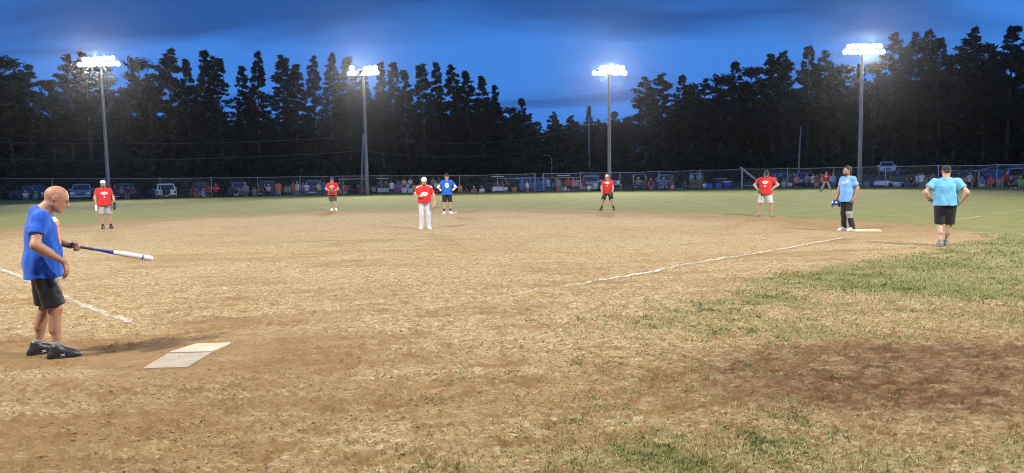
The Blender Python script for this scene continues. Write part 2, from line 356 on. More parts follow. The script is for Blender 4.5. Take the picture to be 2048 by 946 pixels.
# ---- plate, mat, bases
plate_m = mat('plate_rubber', (0.34, 0.285, 0.20), .85, .38, 5, bump=.2); mat_m = mat('mat_rubber', (0.235, 0.192, 0.142), .9, .3, 5, bump=.15)
def slab(name, pts, z0, z1, m, bev=0.008):
    n = len(pts); c = Vector((sum(p[0] for p in pts)/n, sum(p[1] for p in pts)/n, 0))
    ins = [(p[0] + (c.x-p[0])*bev*4, p[1] + (c.y-p[1])*bev*4) for p in pts]
    mb = MB(); V = [(p[0], p[1], z0) for p in pts] + [(p[0], p[1], z1-bev) for p in pts] + [(p[0], p[1], z1) for p in ins]
    mb.add(V, [(k*n+i, k*n+(i+1) % n, (k+1)*n+(i+1) % n, (k+1)*n+i) for k in (0, 1) for i in range(n)] + [tuple(range(2*n, 3*n)), tuple(range(n-1, -1, -1))])
    me = mb.mesh(name); me.flip_normals() if me.polygons[-2].normal.z < 0 else None
    return obj(name, me, m)
q = [at(*p, 0.02) for p in ((285, 734), (375, 731), (424, 702), (334, 705))]
tag(slab('strike_mat', [(p.x, p.y) for p in q], -0.02, 0.010, mat_m, .004), 'grey rubber strike mat lying in the dirt by the batter', 'mat')
q = [at(*p, 0.02) for p in ((338, 703), (424, 701), (452, 690), (463, 683.5), (392, 686))]
tag(slab('home_plate', [(p.x, p.y) for p in q], -0.02, 0.016, plate_m, .005), 'white rubber home plate half covered with dust', 'home plate')
base_w = mat('base_canvas', (0.42, 0.34, 0.22), .7, .12, 9); base_o = mat('base_orange', (0.52, 0.34, 0.16), .7, .12, 9)
def bag(name, c, rz, m, label, parent=None, off=0):
    mb = MB(); mb.bbox(-.19+off, .19+off, -.19, .19, -0.02, 0.052, 0.018)
    o = mb.build(name, m, parent)
    if parent is None: o.location = c; o.rotation_euler.z = rz; tag(o, label, 'base')
    return o
az = math.atan2(FIRST.y-HOME.y, FIRST.x-HOME.x)
fb = empty('first_base', FIRST, az*0+0.02); tag(fb, 'cream and orange double first base at the runner\'s feet', 'base')
bag('fair_bag', None, 0, base_w, None, fb, -0.19); bag('safety_bag', None, 0, base_o, None, fb, 0.19+0.003)
bag('second_base', at(906, 427), 0.15, base_w, 'white second base bag beside the player in the blue shirt')

# ---- weeds and grass blades of the near foul ground, clods of dirt
def grass_blades():
    n = 3200000
    u = rng.random((n, 2)); d = np.exp(np.log(3.0) + u[:, 0]*(np.log(23.0)-np.log(3.0))); a = np.radians(-22 + u[:, 1]*64)
    x, y = np.sin(a)*d, np.cos(a)*d
    g, b, m, l = masks(x, y)
    tuft = sstep(0.5, 0.72, fbm(x*5.0, y*5.0, 71, 3)); cl = sstep(0.45, 0.75, fbm(x*13, y*13, 77, 2))
    scat = 0.016*blob(x, y, 1100, 830, 2.5, 1.6) + 0.050*blob(x, y, 1330, 650, 2.0, 1.6) + 0.03*blob(x, y, 1500, 800, 1.5, 1.2)
    pr = (np.clip(g, 0, 1)**1.2*(0.10 + 0.45*tuft*cl) + scat*5*cl*tuft) * np.clip(0.55 + d/16, 0, 1.15)
    k = rng.random(n) < pr*0.95
    x, y, d, g = x[k], y[k], d[k], g[k]; z = height(x, y); n = len(x)
    h = (0.014 + 0.030*rng.random(n)**1.5)*(0.7+0.6*g); w = 0.0013 + 0.00027*d
    th = rng.random(n)*6.283; lean = (rng.random(n)**0.7)*1.5; dx_, dy_ = np.cos(th), np.sin(th); ph = rng.random(n)*6.283
    px, py = np.cos(ph)*w, np.sin(ph)*w
    b0 = np.stack([x-px, y-py, z-.004], 1); b1 = np.stack([x+px, y+py, z-.004], 1)
    mx_, my_ = x + dx_*h*lean*.35, y + dy_*h*lean*.35
    m0 = np.stack([mx_-px*.8, my_-py*.8, z+h*.62], 1); m1 = np.stack([mx_+px*.8, my_+py*.8, z+h*.62], 1)
    tp = np.stack([x+dx_*h*lean, y+dy_*h*lean, z+h*(1-.25*lean)], 1)
    V = np.stack([b0, b1, m1, m0, tp], 1).reshape(-1, 3); i = np.arange(n)*5
    Fq = np.concatenate([np.stack([i, i+1, i+2], 1), np.stack([i, i+2, i+3], 1), np.stack([i+3, i+2, i+4], 1)])
    me = mesh_np('grass', V, Fq)
    tone = np.repeat(np.clip(fbm(x*3, y*3, 81, 3)*1.5 - 0.34 + (rng.random(n)-.5)*.7, 0, 1), 5)
    me.attributes.new('tone', 'FLOAT', 'POINT').data.foreach_set('value', tone.astype(np.float32))
    m_ = bpy.data.materials.new('grass_blade'); m_.use_nodes = True; t = m_.node_tree; bs = t.nodes['Principled BSDF']; bs.inputs['Roughness'].default_value = .75; bs.inputs['Specular IOR Level'].default_value = .2
    a_ = N(t, 'ShaderNodeAttribute', attribute_name='tone'); r = N(t, 'ShaderNodeValToRGB'); t.links.new(a_.outputs['Fac'], r.inputs[0]); t.links.new(r.outputs[0], bs.inputs['Base Color'])
    e = r.color_ramp.elements; e[0].position = .15; e[0].color = (.085, .112, .03, 1); e[1].position = .95; e[1].color = (.38, .33, .16, 1); e.new(.45).color = (.20, .205, .07, 1)
    print('blades', n)
    return tag(obj('grass', me, m_), 'short worn grass and weeds growing in the foul ground', 'grass', None, 'stuff')
grass_blades()
def clods():
    n = 190000; d = np.exp(np.log(2.6) + rng.random(n)*(np.log(17)-np.log(2.6))); a = np.radians(-42 + rng.random(n)*80)
    x, y = np.sin(a)*d, np.cos(a)*d; g, b, m, l = masks(x, y)
    k = rng.random(n) < (0.16 + 0.4*b)*(1-.95*np.clip(1.6*m, 0, 1))*(1-.8*g)*sstep(.40, .64, fbm(x*2.5, y*3.5, 91, 3))
    x, y = x[k], y[k]; n = len(x); s = (0.0035 + 0.010*rng.random(n)**4)
    z = height(x, y) + s*.25
    o6 = np.array([[1,0,0],[-1,0,0],[0,1,0],[0,-1,0],[0,0,1],[0,0,-1]], float)
    V = np.stack([x, y, z], 1)[:, None] + o6[None]*s[:, None, None]*(0.6+0.8*rng.random((n, 6, 1)))
    f8 = np.array([[0,2,4],[2,1,4],[1,3,4],[3,0,4],[2,0,5],[1,2,5],[3,1,5],[0,3,5]])
    me = mesh_np('dirt_clods', V.reshape(-1, 3), (np.arange(n)[:, None, None]*6 + f8[None]).reshape(-1, 3), True); print('clods', n)
    tag(obj('dirt_clods', me, mat('clod', (0.25, 0.165, 0.080), .95, .45, 5, spec=.1)), 'small dry clods scattered over the dirt infield', 'dirt clods', None, 'stuff')
clods()
# ------------------------------------------------------------------ outfield fence
steel = mat('galvanised_steel', (0.42, 0.43, 0.45), .5, .15, 6, metal=.4)
def mesh_material():
    m = bpy.data.materials.new('chain_link'); m.use_nodes = True; t = m.node_tree; b = t.nodes['Principled BSDF']; L = t.links.new
    b.inputs['Base Color'].default_value = (.32, .33, .35, 1); b.inputs['Metallic'].default_value = .3; b.inputs['Roughness'].default_value = .55
    uv = N(t, 'ShaderNodeUVMap'); sx = N(t, 'ShaderNodeSeparateXYZ'); L(uv.outputs[0], sx.inputs[0])
    def tri(op):
        a = N(t, 'ShaderNodeMath', operation=op); L(sx.outputs[0], a.inputs[0]); L(sx.outputs[1], a.inputs[1])
        c = N(t, 'ShaderNodeMath', operation='MULTIPLY'); L(a.outputs[0], c.inputs[0]); c.inputs[1].default_value = 1/0.078
        p = N(t, 'ShaderNodeMath', operation='FRACT'); L(c.outputs[0], p.inputs[0])
        l = N(t, 'ShaderNodeMath', operation='LESS_THAN'); L(p.outputs[0], l.inputs[0]); l.inputs[1].default_value = 0.036; return l.outputs[0]
    mx = N(t, 'ShaderNodeMath', operation='MAXIMUM'); L(tri('ADD'), mx.inputs[0]); L(tri('SUBTRACT'), mx.inputs[1]); L(mx.outputs[0], b.inputs['Alpha'])
    return m
link_m = mesh_material()
def fence_run(idx, label, tops):
    o = empty('chain_link_fence', FENCE[idx[0]]); tag(o, label, 'fence', 'runs of the outfield fence'); b0 = Vector(FENCE[idx[0]])
    pts = [Vector(FENCE[i]) - b0 for i in idx]
    top = [p + Vector((0, 0, h)) for p, h in zip(pts, tops)]
    for p, h in zip(pts, tops):
        mb = MB(); mb.tube([p + Vector((0, 0, -.1)), p + Vector((0, 0, h+.03))], .03, 8); mb.lathe([(.034, 0), (.034, .03), (.012, .06)], 8, Matrix.Translation(p + Vector((0, 0, h+.03)))); mb.build('post', steel, o, True)
    mb = MB(); rail = []
    for a, c in zip(top[:-1], top[1:]):
        for k in range(6): f = k/6; rail.append(a.lerp(c, f) - Vector((0, 0, .03*4*f*(1-f)*(1 + .7*math.sin(a.x*3)))))
    rail.append(top[-1]); mb.tube(rail, .024, 6); mb.build('top_rail', steel, o, True)
    V = []; UV = []; u = 0
    for i, (p, h) in enumerate(zip(pts, tops)):
        if i: u += (pts[i]-pts[i-1]).length
        V += [p + Vector((0, -.035, .03)), p + Vector((0, -.035, h-.01))]; UV += [(u, 0.03), (u, h)]
    Fs = [(2*i, 2*i+2, 2*i+3, 2*i+1) for i in range(len(pts)-1)]
    me = bpy.data.meshes.new('mesh_fabric'); me.from_pydata([tuple(v) for v in V], [], Fs); ul = me.uv_layers.new()
    for lp in me.loops: ul.data[lp.index].uv = UV[lp.vertex_index]
    obj('mesh_fabric', me, link_m, o)
    return o, pts, top
def ftop(i):
    x = FENCE_PX[i][0]; yt = float(np.interp(x, [-160,0,322,424,517,601,763,920,995,1070,1161,1240,1318,1400,1485,1575,1667,1770,1876,1993,2110], [357,356.6,356.8,355.6,354.8,353.2,351.2,350.4,349,347,346,345.3,342.6,340.2,337.8,336.5,334.6,333,331.2,329.6,328]))
    return zat(x, yt, FENCE[i].y)
fence_run(list(range(0, 14)), 'long chain-link outfield fence running from the foul side to the walk gate', [ftop(i) for i in range(0, 14)])
fence_run(list(range(14, 26)), 'chain-link outfield fence running from the walk gate past the table and trailer', [ftop(i) for i in range(14, 26)])
# extra middle rail sections either side of the gate and the gate itself
g0, g1 = FENCE[13], FENCE[14]
for (a, b, lab) in ((12, 13, 'lower horizontal brace rail of the fence bay before the walk gate'), (14, 15, 'lower horizontal brace rail of the fence bay after the walk gate')):
    f_o = [o for o in COL.objects if o.name.startswith('chain_link_fence')][0 if a == 12 else 1]
    off = f_o.location
    MB().tube([FENCE[a] - off + Vector((0, 0, 1.33)), FENCE[b] - off + Vector((0, 0, 1.33))], .02, 6).build('brace_rail', steel, f_o, True)
gt = empty('walk_gate', g0); tag(gt, 'narrow chain-link walk gate with steel frame in the outfield fence', 'gate')
w = g1-g0; dr = w.normalized(); hh = ftop(13) - .05
a_, b_ = dr*.09, w - dr*.09
MB().tube([a_ + Vector((0, 0, .1)), a_ + Vector((0, 0, hh)), b_ + Vector((0, 0, hh)), b_ + Vector((0, 0, .1)), a_ + Vector((0, 0, .1))], .026, 6).build('gate_frame', steel, gt, True)
MB().tube([a_ + Vector((0, 0, .95)), b_ + Vector((0, 0, .95))], .02, 6).build('gate_rail', steel, gt, True)
MB().bbox(-.03, .03, -.06, .02, 1.0, 1.12, .01, Matrix.Translation(b_)).build('latch', steel, gt)

# ------------------------------------------------------------------ floodlight poles and utility poles
wood = mat('weathered_pole', (0.30, 0.28, 0.26), .85, .3, 2.5, bump=.4); hous = mat('lamp_housing', (.25, .26, .28), .5, .1, metal=.5)
lens = mat('lit_lens', (1, 1, 1), .4, 0, emit=(1.0, .985, .95), estr=60)
def light_pole(base, H, lamps, label, aim, watts, rad=.17, span=2.0, two_sets=None):
    o = empty('light_pole', base); tag(o, label, 'light pole', 'floodlight poles round the field')
    mb = MB(); k = [rad*(1-.42*f) for f in (0, .25, .5, .75, 1)]
    mb.tube([(0, 0, f*H - .3*(f == 0)) for f in (0, .25, .5, .75, 1)], k, 12); mb.build('pole', wood, o, True)
    mb = MB()
    for zc in sorted({l[1] for l in lamps}): mb.bbox(-span, span, -.06-rad, .06-rad, H+zc-.06, H+zc+.06, .015)
    mb.build('crossarm', hous, o)
    MB().bbox(-.14, .14, -rad-.16, -rad-.01, 1.6, 2.2, .02).build('switch_box', hous, o)
    mb = MB(); mb.tube([(rad*.6, -rad*.85, .2), (rad*.5, -rad*.7, H*.6), (rad*.4, -rad*.62, H-.4)], .025, 6); mb.build('conduit', steel, o)
    tgt = Vector(aim) - Vector(base) - Vector((0, 0, H))
    jr = random.Random(int(H*1000))
    for (lx, lz, yaw) in lamps:
        lx += jr.uniform(-.05, .05); lz_ = lz; lz = lz + jr.uniform(-.04, .04)
        d = Vector((tgt.x + yaw*14, tgt.y, tgt.z)); d.normalize()
        Mx = Matrix.Translation((lx, -rad-.16, H+lz+.16)) @ d.to_track_quat('Z', 'Y').to_matrix().to_4x4()
        h_ = MB().lathe([(.04, -.26), (.10, -.20), (.16, -.08), (.20, .08), (.225, .16), (.21, .16), (.19, .10)], 16, Mx).build('floodlight', hous, o, True)
        MB().lathe([(.185, .105), (.195, .15), (.15, .18), (.05, .19)], 16, Mx).build('lens', lens, h_, True)
        MB().tube([Mx @ Vector((0, 0, -.22)), (lx, -rad-.05, H+lz_)], .03, 6).build('bracket', hous, h_)
    ld = bpy.data.lights.new('flood', 'SPOT'); ld.energy = watts; ld.color = (1.0, .955, .86); ld.spot_size = R(104 if tgt.y < -4 else 122); ld.spot_blend = .85 if tgt.y < -4 else .8; ld.shadow_soft_size = .8
    lo = bpy.data.objects.new('flood_beam', ld); COL.objects.link(lo); lo.parent = o; lo.location = (0, -rad-.75, H+.1) if tgt.y < -4 else (tgt.x/abs(tgt.x)*.8, 0, H+.1)
    lo.rotation_euler = tgt.to_track_quat('-Z', 'Y').to_euler()
    return o
row = lambda n, s, z=0.0: [(-s + 2*s*i/(n-1), z, (i-(n-1)/2)*.4) for i in range(n)]
def pole_at(px_base, px_top, py_top, Y, **kw):
    b = atd(px_base, Y, -.38); return b, zat(px_top, py_top, Y) + .38
aim = (0, 22, 0)
b, h = pole_at(219, 201, 132, 74); light_pole(b, h, row(9, 1.85) + row(7, 1.35, .5), 'weathered wooden floodlight pole behind the player in white cap and grey shorts', aim, FLOOD_FAR, .21, 1.95)
b, h = pole_at(735, 728, 150, 76.0); light_pole(b, h, [(-1.3, 0, -.5), (-.85, 0, -.3), (-1.1, .5, -.3), (.1, 0, 0), (.55, 0, .2), (1.0, 0, .3), (1.42, 0, .5), (.35, .5, .2), (.8, .5, .2), (1.2, .5, .4)], 'wooden floodlight pole with two lamp clusters rising beside a thin utility pole', aim, FLOOD_FAR, .21, 1.5)
b, h = pole_at(1219, 1217, 150, 75.5); light_pole(b, h, [(-1.4, 0, -.5), (-.95, 0, -.3), (-.5, 0, -.1), (-.75, .5, 0), (-.35, .5, 0), (.65, 0, .2), (1.1, 0, .3), (1.5, 0, .5), (.85, .5, .2), (1.3, .5, .3)], 'grey floodlight pole standing by the table with coolers', aim, FLOOD_FAR, .21, 1.6)
b, h = pole_at(1718, 1719, 108, 70); light_pole(b, h, row(8, 1.7) + row(7, 1.4, .5), 'wooden floodlight pole beside the blue-grey drum and the first base runner', aim, FLOOD_FAR, .20, 1.8)
light_pole(Vector((-19, -0.5, 0)), 21, row(6, 1.6), 'wooden floodlight pole on the third base side behind the batter', (-4, 12, 0), FLOOD_NEAR)
light_pole(Vector((23, 4.0, 0)), 21, row(6, 1.6), 'wooden floodlight pole on the first base side beside the coach', (7, 14, 0), FLOOD_NEAR)

light_pole(Vector((-37, 27.0, 0)), 18, row(6, 1.6), 'wooden floodlight pole standing past third base by the bearded player', (-12, 27, 0), FLOOD_SIDE)
light_pole(Vector((38, 25.0, 0)), 18, row(6, 1.6), 'wooden floodlight pole standing past first base along the foul side', (13, 27, 0), FLOOD_SIDE)

def utility(px, Y, py_top, rad, label, arm=None, lean=0.0):
    b = atd(px, Y, -.38); H = zat(px, py_top, Y) + .38; o = empty('utility_pole', b); tag(o, label, 'utility pole')
    MB().tube([(0, 0, -.3), (lean*.5, 0, H*.5), (lean, 0, H)], [rad, rad*.85, rad*.7], 10).build('pole', wood, o, True)
    if arm:
        MB().bbox(-arm, arm, -rad-.06, -rad+.04, H-.5, H-.36, .01).build('crossarm', wood, o)
        for s in (-1, -.5, .5, 1): MB().lathe([(.02, 0), (.05, .04), (.03, .08), (.05, .12), (.02, .16)], 8, Matrix.Translation((s*arm*.93, -rad, H-.36))).build('insulator', hous, o, True)
    return b, H, o
ub, uH, uo = utility(722.5, 77.5, 268, .13, 'slim leaning utility pole carrying wires next to the floodlight pole', None, .42)
cb, cH, co_ = utility(1179, 112, 244, .15, 'distant utility pole with crossarm in front of a small bare-topped tree', 1.2)
sb, sH, so = utility(1104, 100, 316, .09, 'short street lamp pole with curved arm at the edge of the woods')
MB().tube([(0, 0, sH-.1), (-.15, 0, sH+.2), (-.5, 0, sH+.4), (-.8, 0, sH+.38)], .022, 6).build('lamp_arm', steel, so, True)
MB().bbox(-1.15, -.7, -.1, .1, sH+.30, sH+.40, .03).build('lamp_head', hous, so)
wire_m = mat('wire', (.10, .10, .11), .5, .1)
def wire(a, b, sag, label):
    pts = [Vector(a).lerp(Vector(b), f) - Vector((0, 0, 4*sag*f*(1-f))) for f in np.linspace(0, 1, 25)]
    tag(MB().tube(pts, .022, 5).build('power_line', wire_m), label, 'wire', 'power lines in front of the trees')
T = Vector((ub.x+.4, ub.y, -.38)); lw = atd(-300, 80)
for dz, lab_l, lab_r in ((uH-.25, 'upper wire running from the slim utility pole past the maroon pickup', 'upper wire running from the slim utility pole to the distant pole'), (uH-1.75, 'lower wire running from the slim utility pole past the maroon pickup', 'lower wire running from the slim utility pole to the distant pole')):
    zl = zat(-300, 268 if dz > uH-1 else 305, 80)
    wire(T + Vector((0, 0, dz)), Vector((lw.x, lw.y, zl)), .9, lab_l)
    wire(T + Vector((0, 0, dz)), Vector((cb.x, cb.y, cH-.38-(.4 if dz > uH-1 else 2.2))), 1.6, lab_r)

# ------------------------------------------------------------------ trees
bark = mat('bark', (0.085, 0.068, 0.055), .95, .4, 3, bump=.5); bark2 = mat('grey_bark', (0.16, 0.15, 0.14), .9, .35, 4, bump=.5); birch = mat('white_bark', (.38, .37, .35), .8, .25, 4)
def leaf_mat(name, a, b):
    m = bpy.data.materials.new(name); m.use_nodes = True; t = m.node_tree; p = t.nodes['Principled BSDF']; p.inputs['Roughness'].default_value = .85; p.inputs['Specular IOR Level'].default_value = .15
    co = N(t, 'ShaderNodeTexCoord'); n = N(t, 'ShaderNodeTexNoise'); n.inputs['Scale'].default_value = .55; n.inputs['Detail'].default_value = 5; t.links.new(co.outputs['Object'], n.inputs['Vector'])
    oi = N(t, 'ShaderNodeObjectInfo'); r = N(t, 'ShaderNodeValToRGB'); t.links.new(n.outputs['Fac'], r.inputs[0]); r.color_ramp.elements[0].position = .35; r.color_ramp.elements[1].position = .68
    r.color_ramp.elements[0].color = a + (1,); r.color_ramp.elements[1].color = b + (1,)
    hs = N(t, 'ShaderNodeHueSaturation'); mr = N(t, 'ShaderNodeMapRange'); t.links.new(oi.outputs['Random'], mr.inputs[0]); mr.inputs[3].default_value = .7; mr.inputs[4].default_value = 1.25; t.links.new(mr.outputs[0], hs.inputs['Value'])
    t.links.new(r.outputs[0], hs.inputs['Color']); t.links.new(hs.outputs[0], p.inputs['Base Color']); return m
needle = leaf_mat('needles', (.011, .020, .020), (.027, .039, .034)); leafy = leaf_mat('leaves', (.014, .024, .018), (.034, .047, .034))
def clump_faces(C, r, n, size, flat=.6):
    """n small pointed faces spread through an ellipsoid about each centre"""
    C = np.asarray(C); r = np.asarray(r); m = len(C)
    d = rng.normal(size=(m, n, 3)); d /= np.linalg.norm(d, axis=2, keepdims=True); q = rng.random((m, n, 1))**.45
    p = C[:, None] + d*q*r[:, None, None]*np.array([1, 1, flat]); p = p.reshape(-1, 3)
    k = len(p); u = rng.normal(size=(k, 3)); u[:, 2] *= .6; u /= np.linalg.norm(u, axis=1, keepdims=True); v = rng.normal(size=(k, 3)); v -= u*(u*v).sum(1, keepdims=True); v /= np.linalg.norm(v, axis=1, keepdims=True)
    s = (size*(.55 + .9*rng.random(k)))[:, None]
    V = np.stack([p - u*s*.6, p + v*s*.22, p + u*s*.95, p - v*s*.22], 1).reshape(-1, 3)
    return V, np.arange(k*4).reshape(-1, 4)
def tree_meshes(kind, H, seed):
    r = random.Random(seed); wood_ = MB(); Cs = []; Rs = []
    bend = [(r.uniform(-.4, .4), r.uniform(-.4, .4)) for _ in range(3)]
    def axis(f): return Vector((bend[0][0]*f + bend[1][0]*f*f, bend[0][1]*f + bend[1][1]*f*f, f*H))
    tr = H*.0125
    wood_.tube([axis(f) if f else Vector((0, 0, -.3)) for f in (0, .2, .4, .6, .8, .98)], [tr*1.25, tr, tr*.85, tr*.62, tr*.36, tr*.08], 7)
    def branch(f, L, az, up, nb, cl, wr):
        a = axis(f); e = a + Vector((math.cos(az)*L, math.sin(az)*L, up*L)); mid = a.lerp(e, .55) + Vector((0, 0, -.04*L + .1*up))
        wood_.tube([a, mid, e], [wr, wr*.6, wr*.2], 4, False)
        for i in range(nb):
            t = 1 - (i/nb)*.72; q = a.lerp(e, t) if t > .55 else a.lerp(mid, t/.55)
            Cs.append(q + Vector((r.uniform(-.25, .25), r.uniform(-.25, .25), r.uniform(-.05, .3)))*(.6+.08*L)); Rs.append(cl*(.65+.5*r.random())*(1-.3*(i/nb)))
    if kind == 'pine':                       # tall bare trunk, layered plates of needles near the top
        f = .26 + r.uniform(0, .14)
        while f < .985:
            g = max(0, (f-.30)/.69); L = H*(.20*math.sin(math.pi*min(1, .18+.80*g))**.8*(1-.45*g))*r.uniform(.55, 1.2)
            for k in range(r.choice((2, 3, 4))): branch(f, max(.3, L*r.uniform(.7, 1.1)), r.uniform(0, 6.28), r.uniform(.05, .45), max(2, int(L*1.9)), .20+.15*L, tr*.2)
            f += r.uniform(.012, .030)
        for k in range(5): branch(r.uniform(.15, .36), r.uniform(.6, 1.6), r.uniform(0, 6.28), -.05, 1, .35, tr*.12)
        size, n = .36, 34
    elif kind == 'spruce':
        f = .10
        while f < .99:
            L = H*.155*(1-f)**.75*r.uniform(.7, 1.15) + .22
            for k in range(r.choice((3, 4, 4))): branch(f, L, r.uniform(0, 6.28), r.uniform(-.25, .12), max(2, int(L*1.9)), .16+.17*L, tr*.16)
            f += r.uniform(.011, .022)
        size, n = .34, 23
    elif kind == 'oak':                      # broad-leaved: rising limbs carrying rounded leafy lobes
        for k in range(52):
            f = r.uniform(.16, .92); g = max(0, f-.22)/.7; L = H*(.25*(1-.62*g*g))*r.uniform(.45, 1.1)
            branch(f*.86, L, k*2.4 + r.uniform(-.5, .5), r.uniform(.25, .95), 5, .72+.05*L, tr*.3)
        for k in range(6): branch(.85, H*.06, k*1.05, 1.2, 2, .9, tr*.2)
        size, n = .36, 36
    else:                                    # shrub
        for k in range(16): branch(r.uniform(.05, .55), H*r.uniform(.3, .6), k*2.4, r.uniform(.1, .8), 3, .16*H+.2, tr*.5)
        size, n = .34, 23
    V, Fq = clump_faces([tuple(c) for c in Cs], Rs, n, size, .62)
    return wood_.mesh('trunk', True), mesh_np('crown', V, Fq)
PROTO = {}
for k, H, sds in (('pine', 20, (1, 2, 3, 4)), ('spruce', 18, (5, 6, 7)), ('oak', 15, (8, 9, 10)), ('shrub', 4, (11, 12))):
    PROTO[k] = [(H,) + tree_meshes(k, H, s) for s in sds]
TCOUNT = [0]
MARKS = [(-30, 'the fence start beyond the maroon pickup'), (68, 'the maroon pickup'), (166, 'the silver pickup'), (215, 'the bearded player\'s floodlight pole'), (253, 'the black pickup bed'), (331, 'the white vehicle with spare wheel'), (405, 'the row of sitters in red'), (445, 'the bay between maroon and grey vehicles'), (477, 'the grey vehicle'), (537, 'the open black tailgate'), (580, 'the child in bright green'), (629, 'the dark blue pickup'), (665, 'the player in charcoal shorts'), (696, 'the dark golf cart'), (735, 'the slim utility pole'), (767, 'the cream golf cart'), (816, 'the first spectator stand'), (850, 'the pitcher'), (895, 'the second base runner'), (933, 'the people sitting on the ground'), (996, 'the white golf cart'), (1029, 'the rusty barrel'), (1078, 'the walk gate'), (1128, 'the white backed cart'), (1183, 'the silver pickup after the gate'), (1231, 'the cooler table'), (1279, 'the pale-caged buggy'), (1331, 'the navy pickup'), (1392, 'the black buggy'), (1437, 'the blue chairs'), (1490, 'the boom trailer'), (1531, 'the stocky first base player'), (1562, 'the blue car'), (1606, 'the standing group'), (1652, 'the wide-legged outfielder'), (1693, 'the first base runner'), (1733, 'the blue-grey drum'), (1772, 'the white pickup on the bank'), (1812, 'the white utility buggy'), (1845, 'the seated crowd'), (1888, 'the coach'), (1936, 'the long table'), (1981, 'the red-capped sitter'), (2030, 'the green buggy'), (2090, 'the fence end past the green buggy')]
def mark(px): return min(MARKS, key=lambda q: abs(q[0]-px))[1]
def tree(px, py_top, Y, kind, label, group=None, wide=1.0, name=None, bk=None, dz=0):
    i = TCOUNT[0]; TCOUNT[0] += 1
    H0, tm, cm = PROTO[kind][i % len(PROTO[kind])]
    H = zat(px, py_top, Y) + .38; b = atd(px, Y, -.38); o = empty(name or {'pine': 'pine_tree', 'spruce': 'spruce_tree', 'oak': 'broadleaf_tree', 'shrub': 'shrub'}[kind], b, (i*2.399) % 6.28)
    s = H/H0; w_ = s*wide*(1.0 + .22*math.sin(i*1.7)) if kind != 'shrub' else s*wide
    o.scale = (w_, w_, s)
    obj('trunk', tm, bk or (bark if kind != 'oak' else bark2), o); obj('crown', cm, needle if kind in ('pine', 'spruce') else leafy, o)
    tag(o, label, 'shrub' if kind == 'shrub' else 'tree', group)
    return o
GL = 'trees of the woods on the third base side'; GR = 'trees of the woods on the first base side'; GM = 'low distant trees in the gap'
LB = {'pine': 'tall dark pine with layered crown at the wood edge', 'oak': 'broad dark leafy tree standing among the pines', 'spruce': 'narrow dark spruce with pointed top standing among the pines'}
left = [(30,100,'oak',1.15),(72,128,'pine',1),(-30,112,'pine',1),(118,150,'oak',.9),(152,108,'pine',.9),(186,101,'pine',1),(232,114,'spruce',1),(287,104,'oak',1.0),(312,150,'spruce',.8),(354,95,'pine',1),(385,118,'spruce',.9),(417,103,'spruce',.9),(449,114,'spruce',.9),(492,132,'spruce',.8),(521,104,'spruce',.95),(571,112,'spruce',1),(598,128,'spruce',.9),(634,112,'spruce',.9),(666,107,'spruce',1),(704,112,'spruce',.85),(738,140,'spruce',.9),(766,122,'spruce',.9),(797,124,'spruce',.9),(820,138,'pine',.7),(852,126,'spruce',1),(881,124,'spruce',1),(913,132,'spruce',.95),(944,141,'spruce',.9),(968,152,'spruce',1),(991,172,'spruce',1),(1020,208,'oak',.9),(1050,195,'pine',.75),(1075,236,'oak',.8)]
LB = {'pine': 'tall dark pine with layered crown behind ', 'oak': 'broad dark leafy tree behind ', 'spruce': 'narrow dark pointed spruce behind '}
for x, y, k, w_ in left: tree(x, y, 104 + (x % 37)*.32, k, LB[k] + mark(x), GL, w_)
for x, y, k, w_ in [(1109,222,'pine',1),(1146,230,'pine',1),(1225,222,'pine',1.1),(1262,226,'oak',1.1),(1205,240,'oak',1),(1128,250,'oak',1.2),(1168,262,'oak',1.2)]: tree(x, y, 150 + (x % 17), k, 'low distant ' + LB[k] + mark(x), GM, w_)
tag(tree(1180, 212, 135, 'spruce', '', None, .8), 'small spindly tree with a sparse upswept top behind the distant utility pole')
right = [(1291,152,'pine',1.0),(1327,146,'pine',1.0),(1361,148,'pine',.9),(1383,158,'oak',.9),(1409,156,'pine',.9),(1440,140,'oak',1),(1471,122,'pine',1),(1500,126,'oak',.95),(1542,106,'pine',1),(1567,101,'pine',.9),(1612,89,'pine',1),(1646,100,'pine',.9),(1676,120,'oak',.9),(1712,128,'pine',.9),(1746,116,'oak',.9),(1780,66,'pine',.9),(1826,62,'pine',.85),(1852,58,'pine',.85),(1874,72,'pine',.8),(1905,98,'oak',.9),(1936,53,'pine',1),(1964,74,'oak',1),(2010,52,'pine',1),(2044,58,'pine',1),(2090,50,'oak',1)]
for x, y, k, w_ in right: tree(x, y, 128 + (x % 29)*.5, k, LB[k] + mark(x), GR, w_)
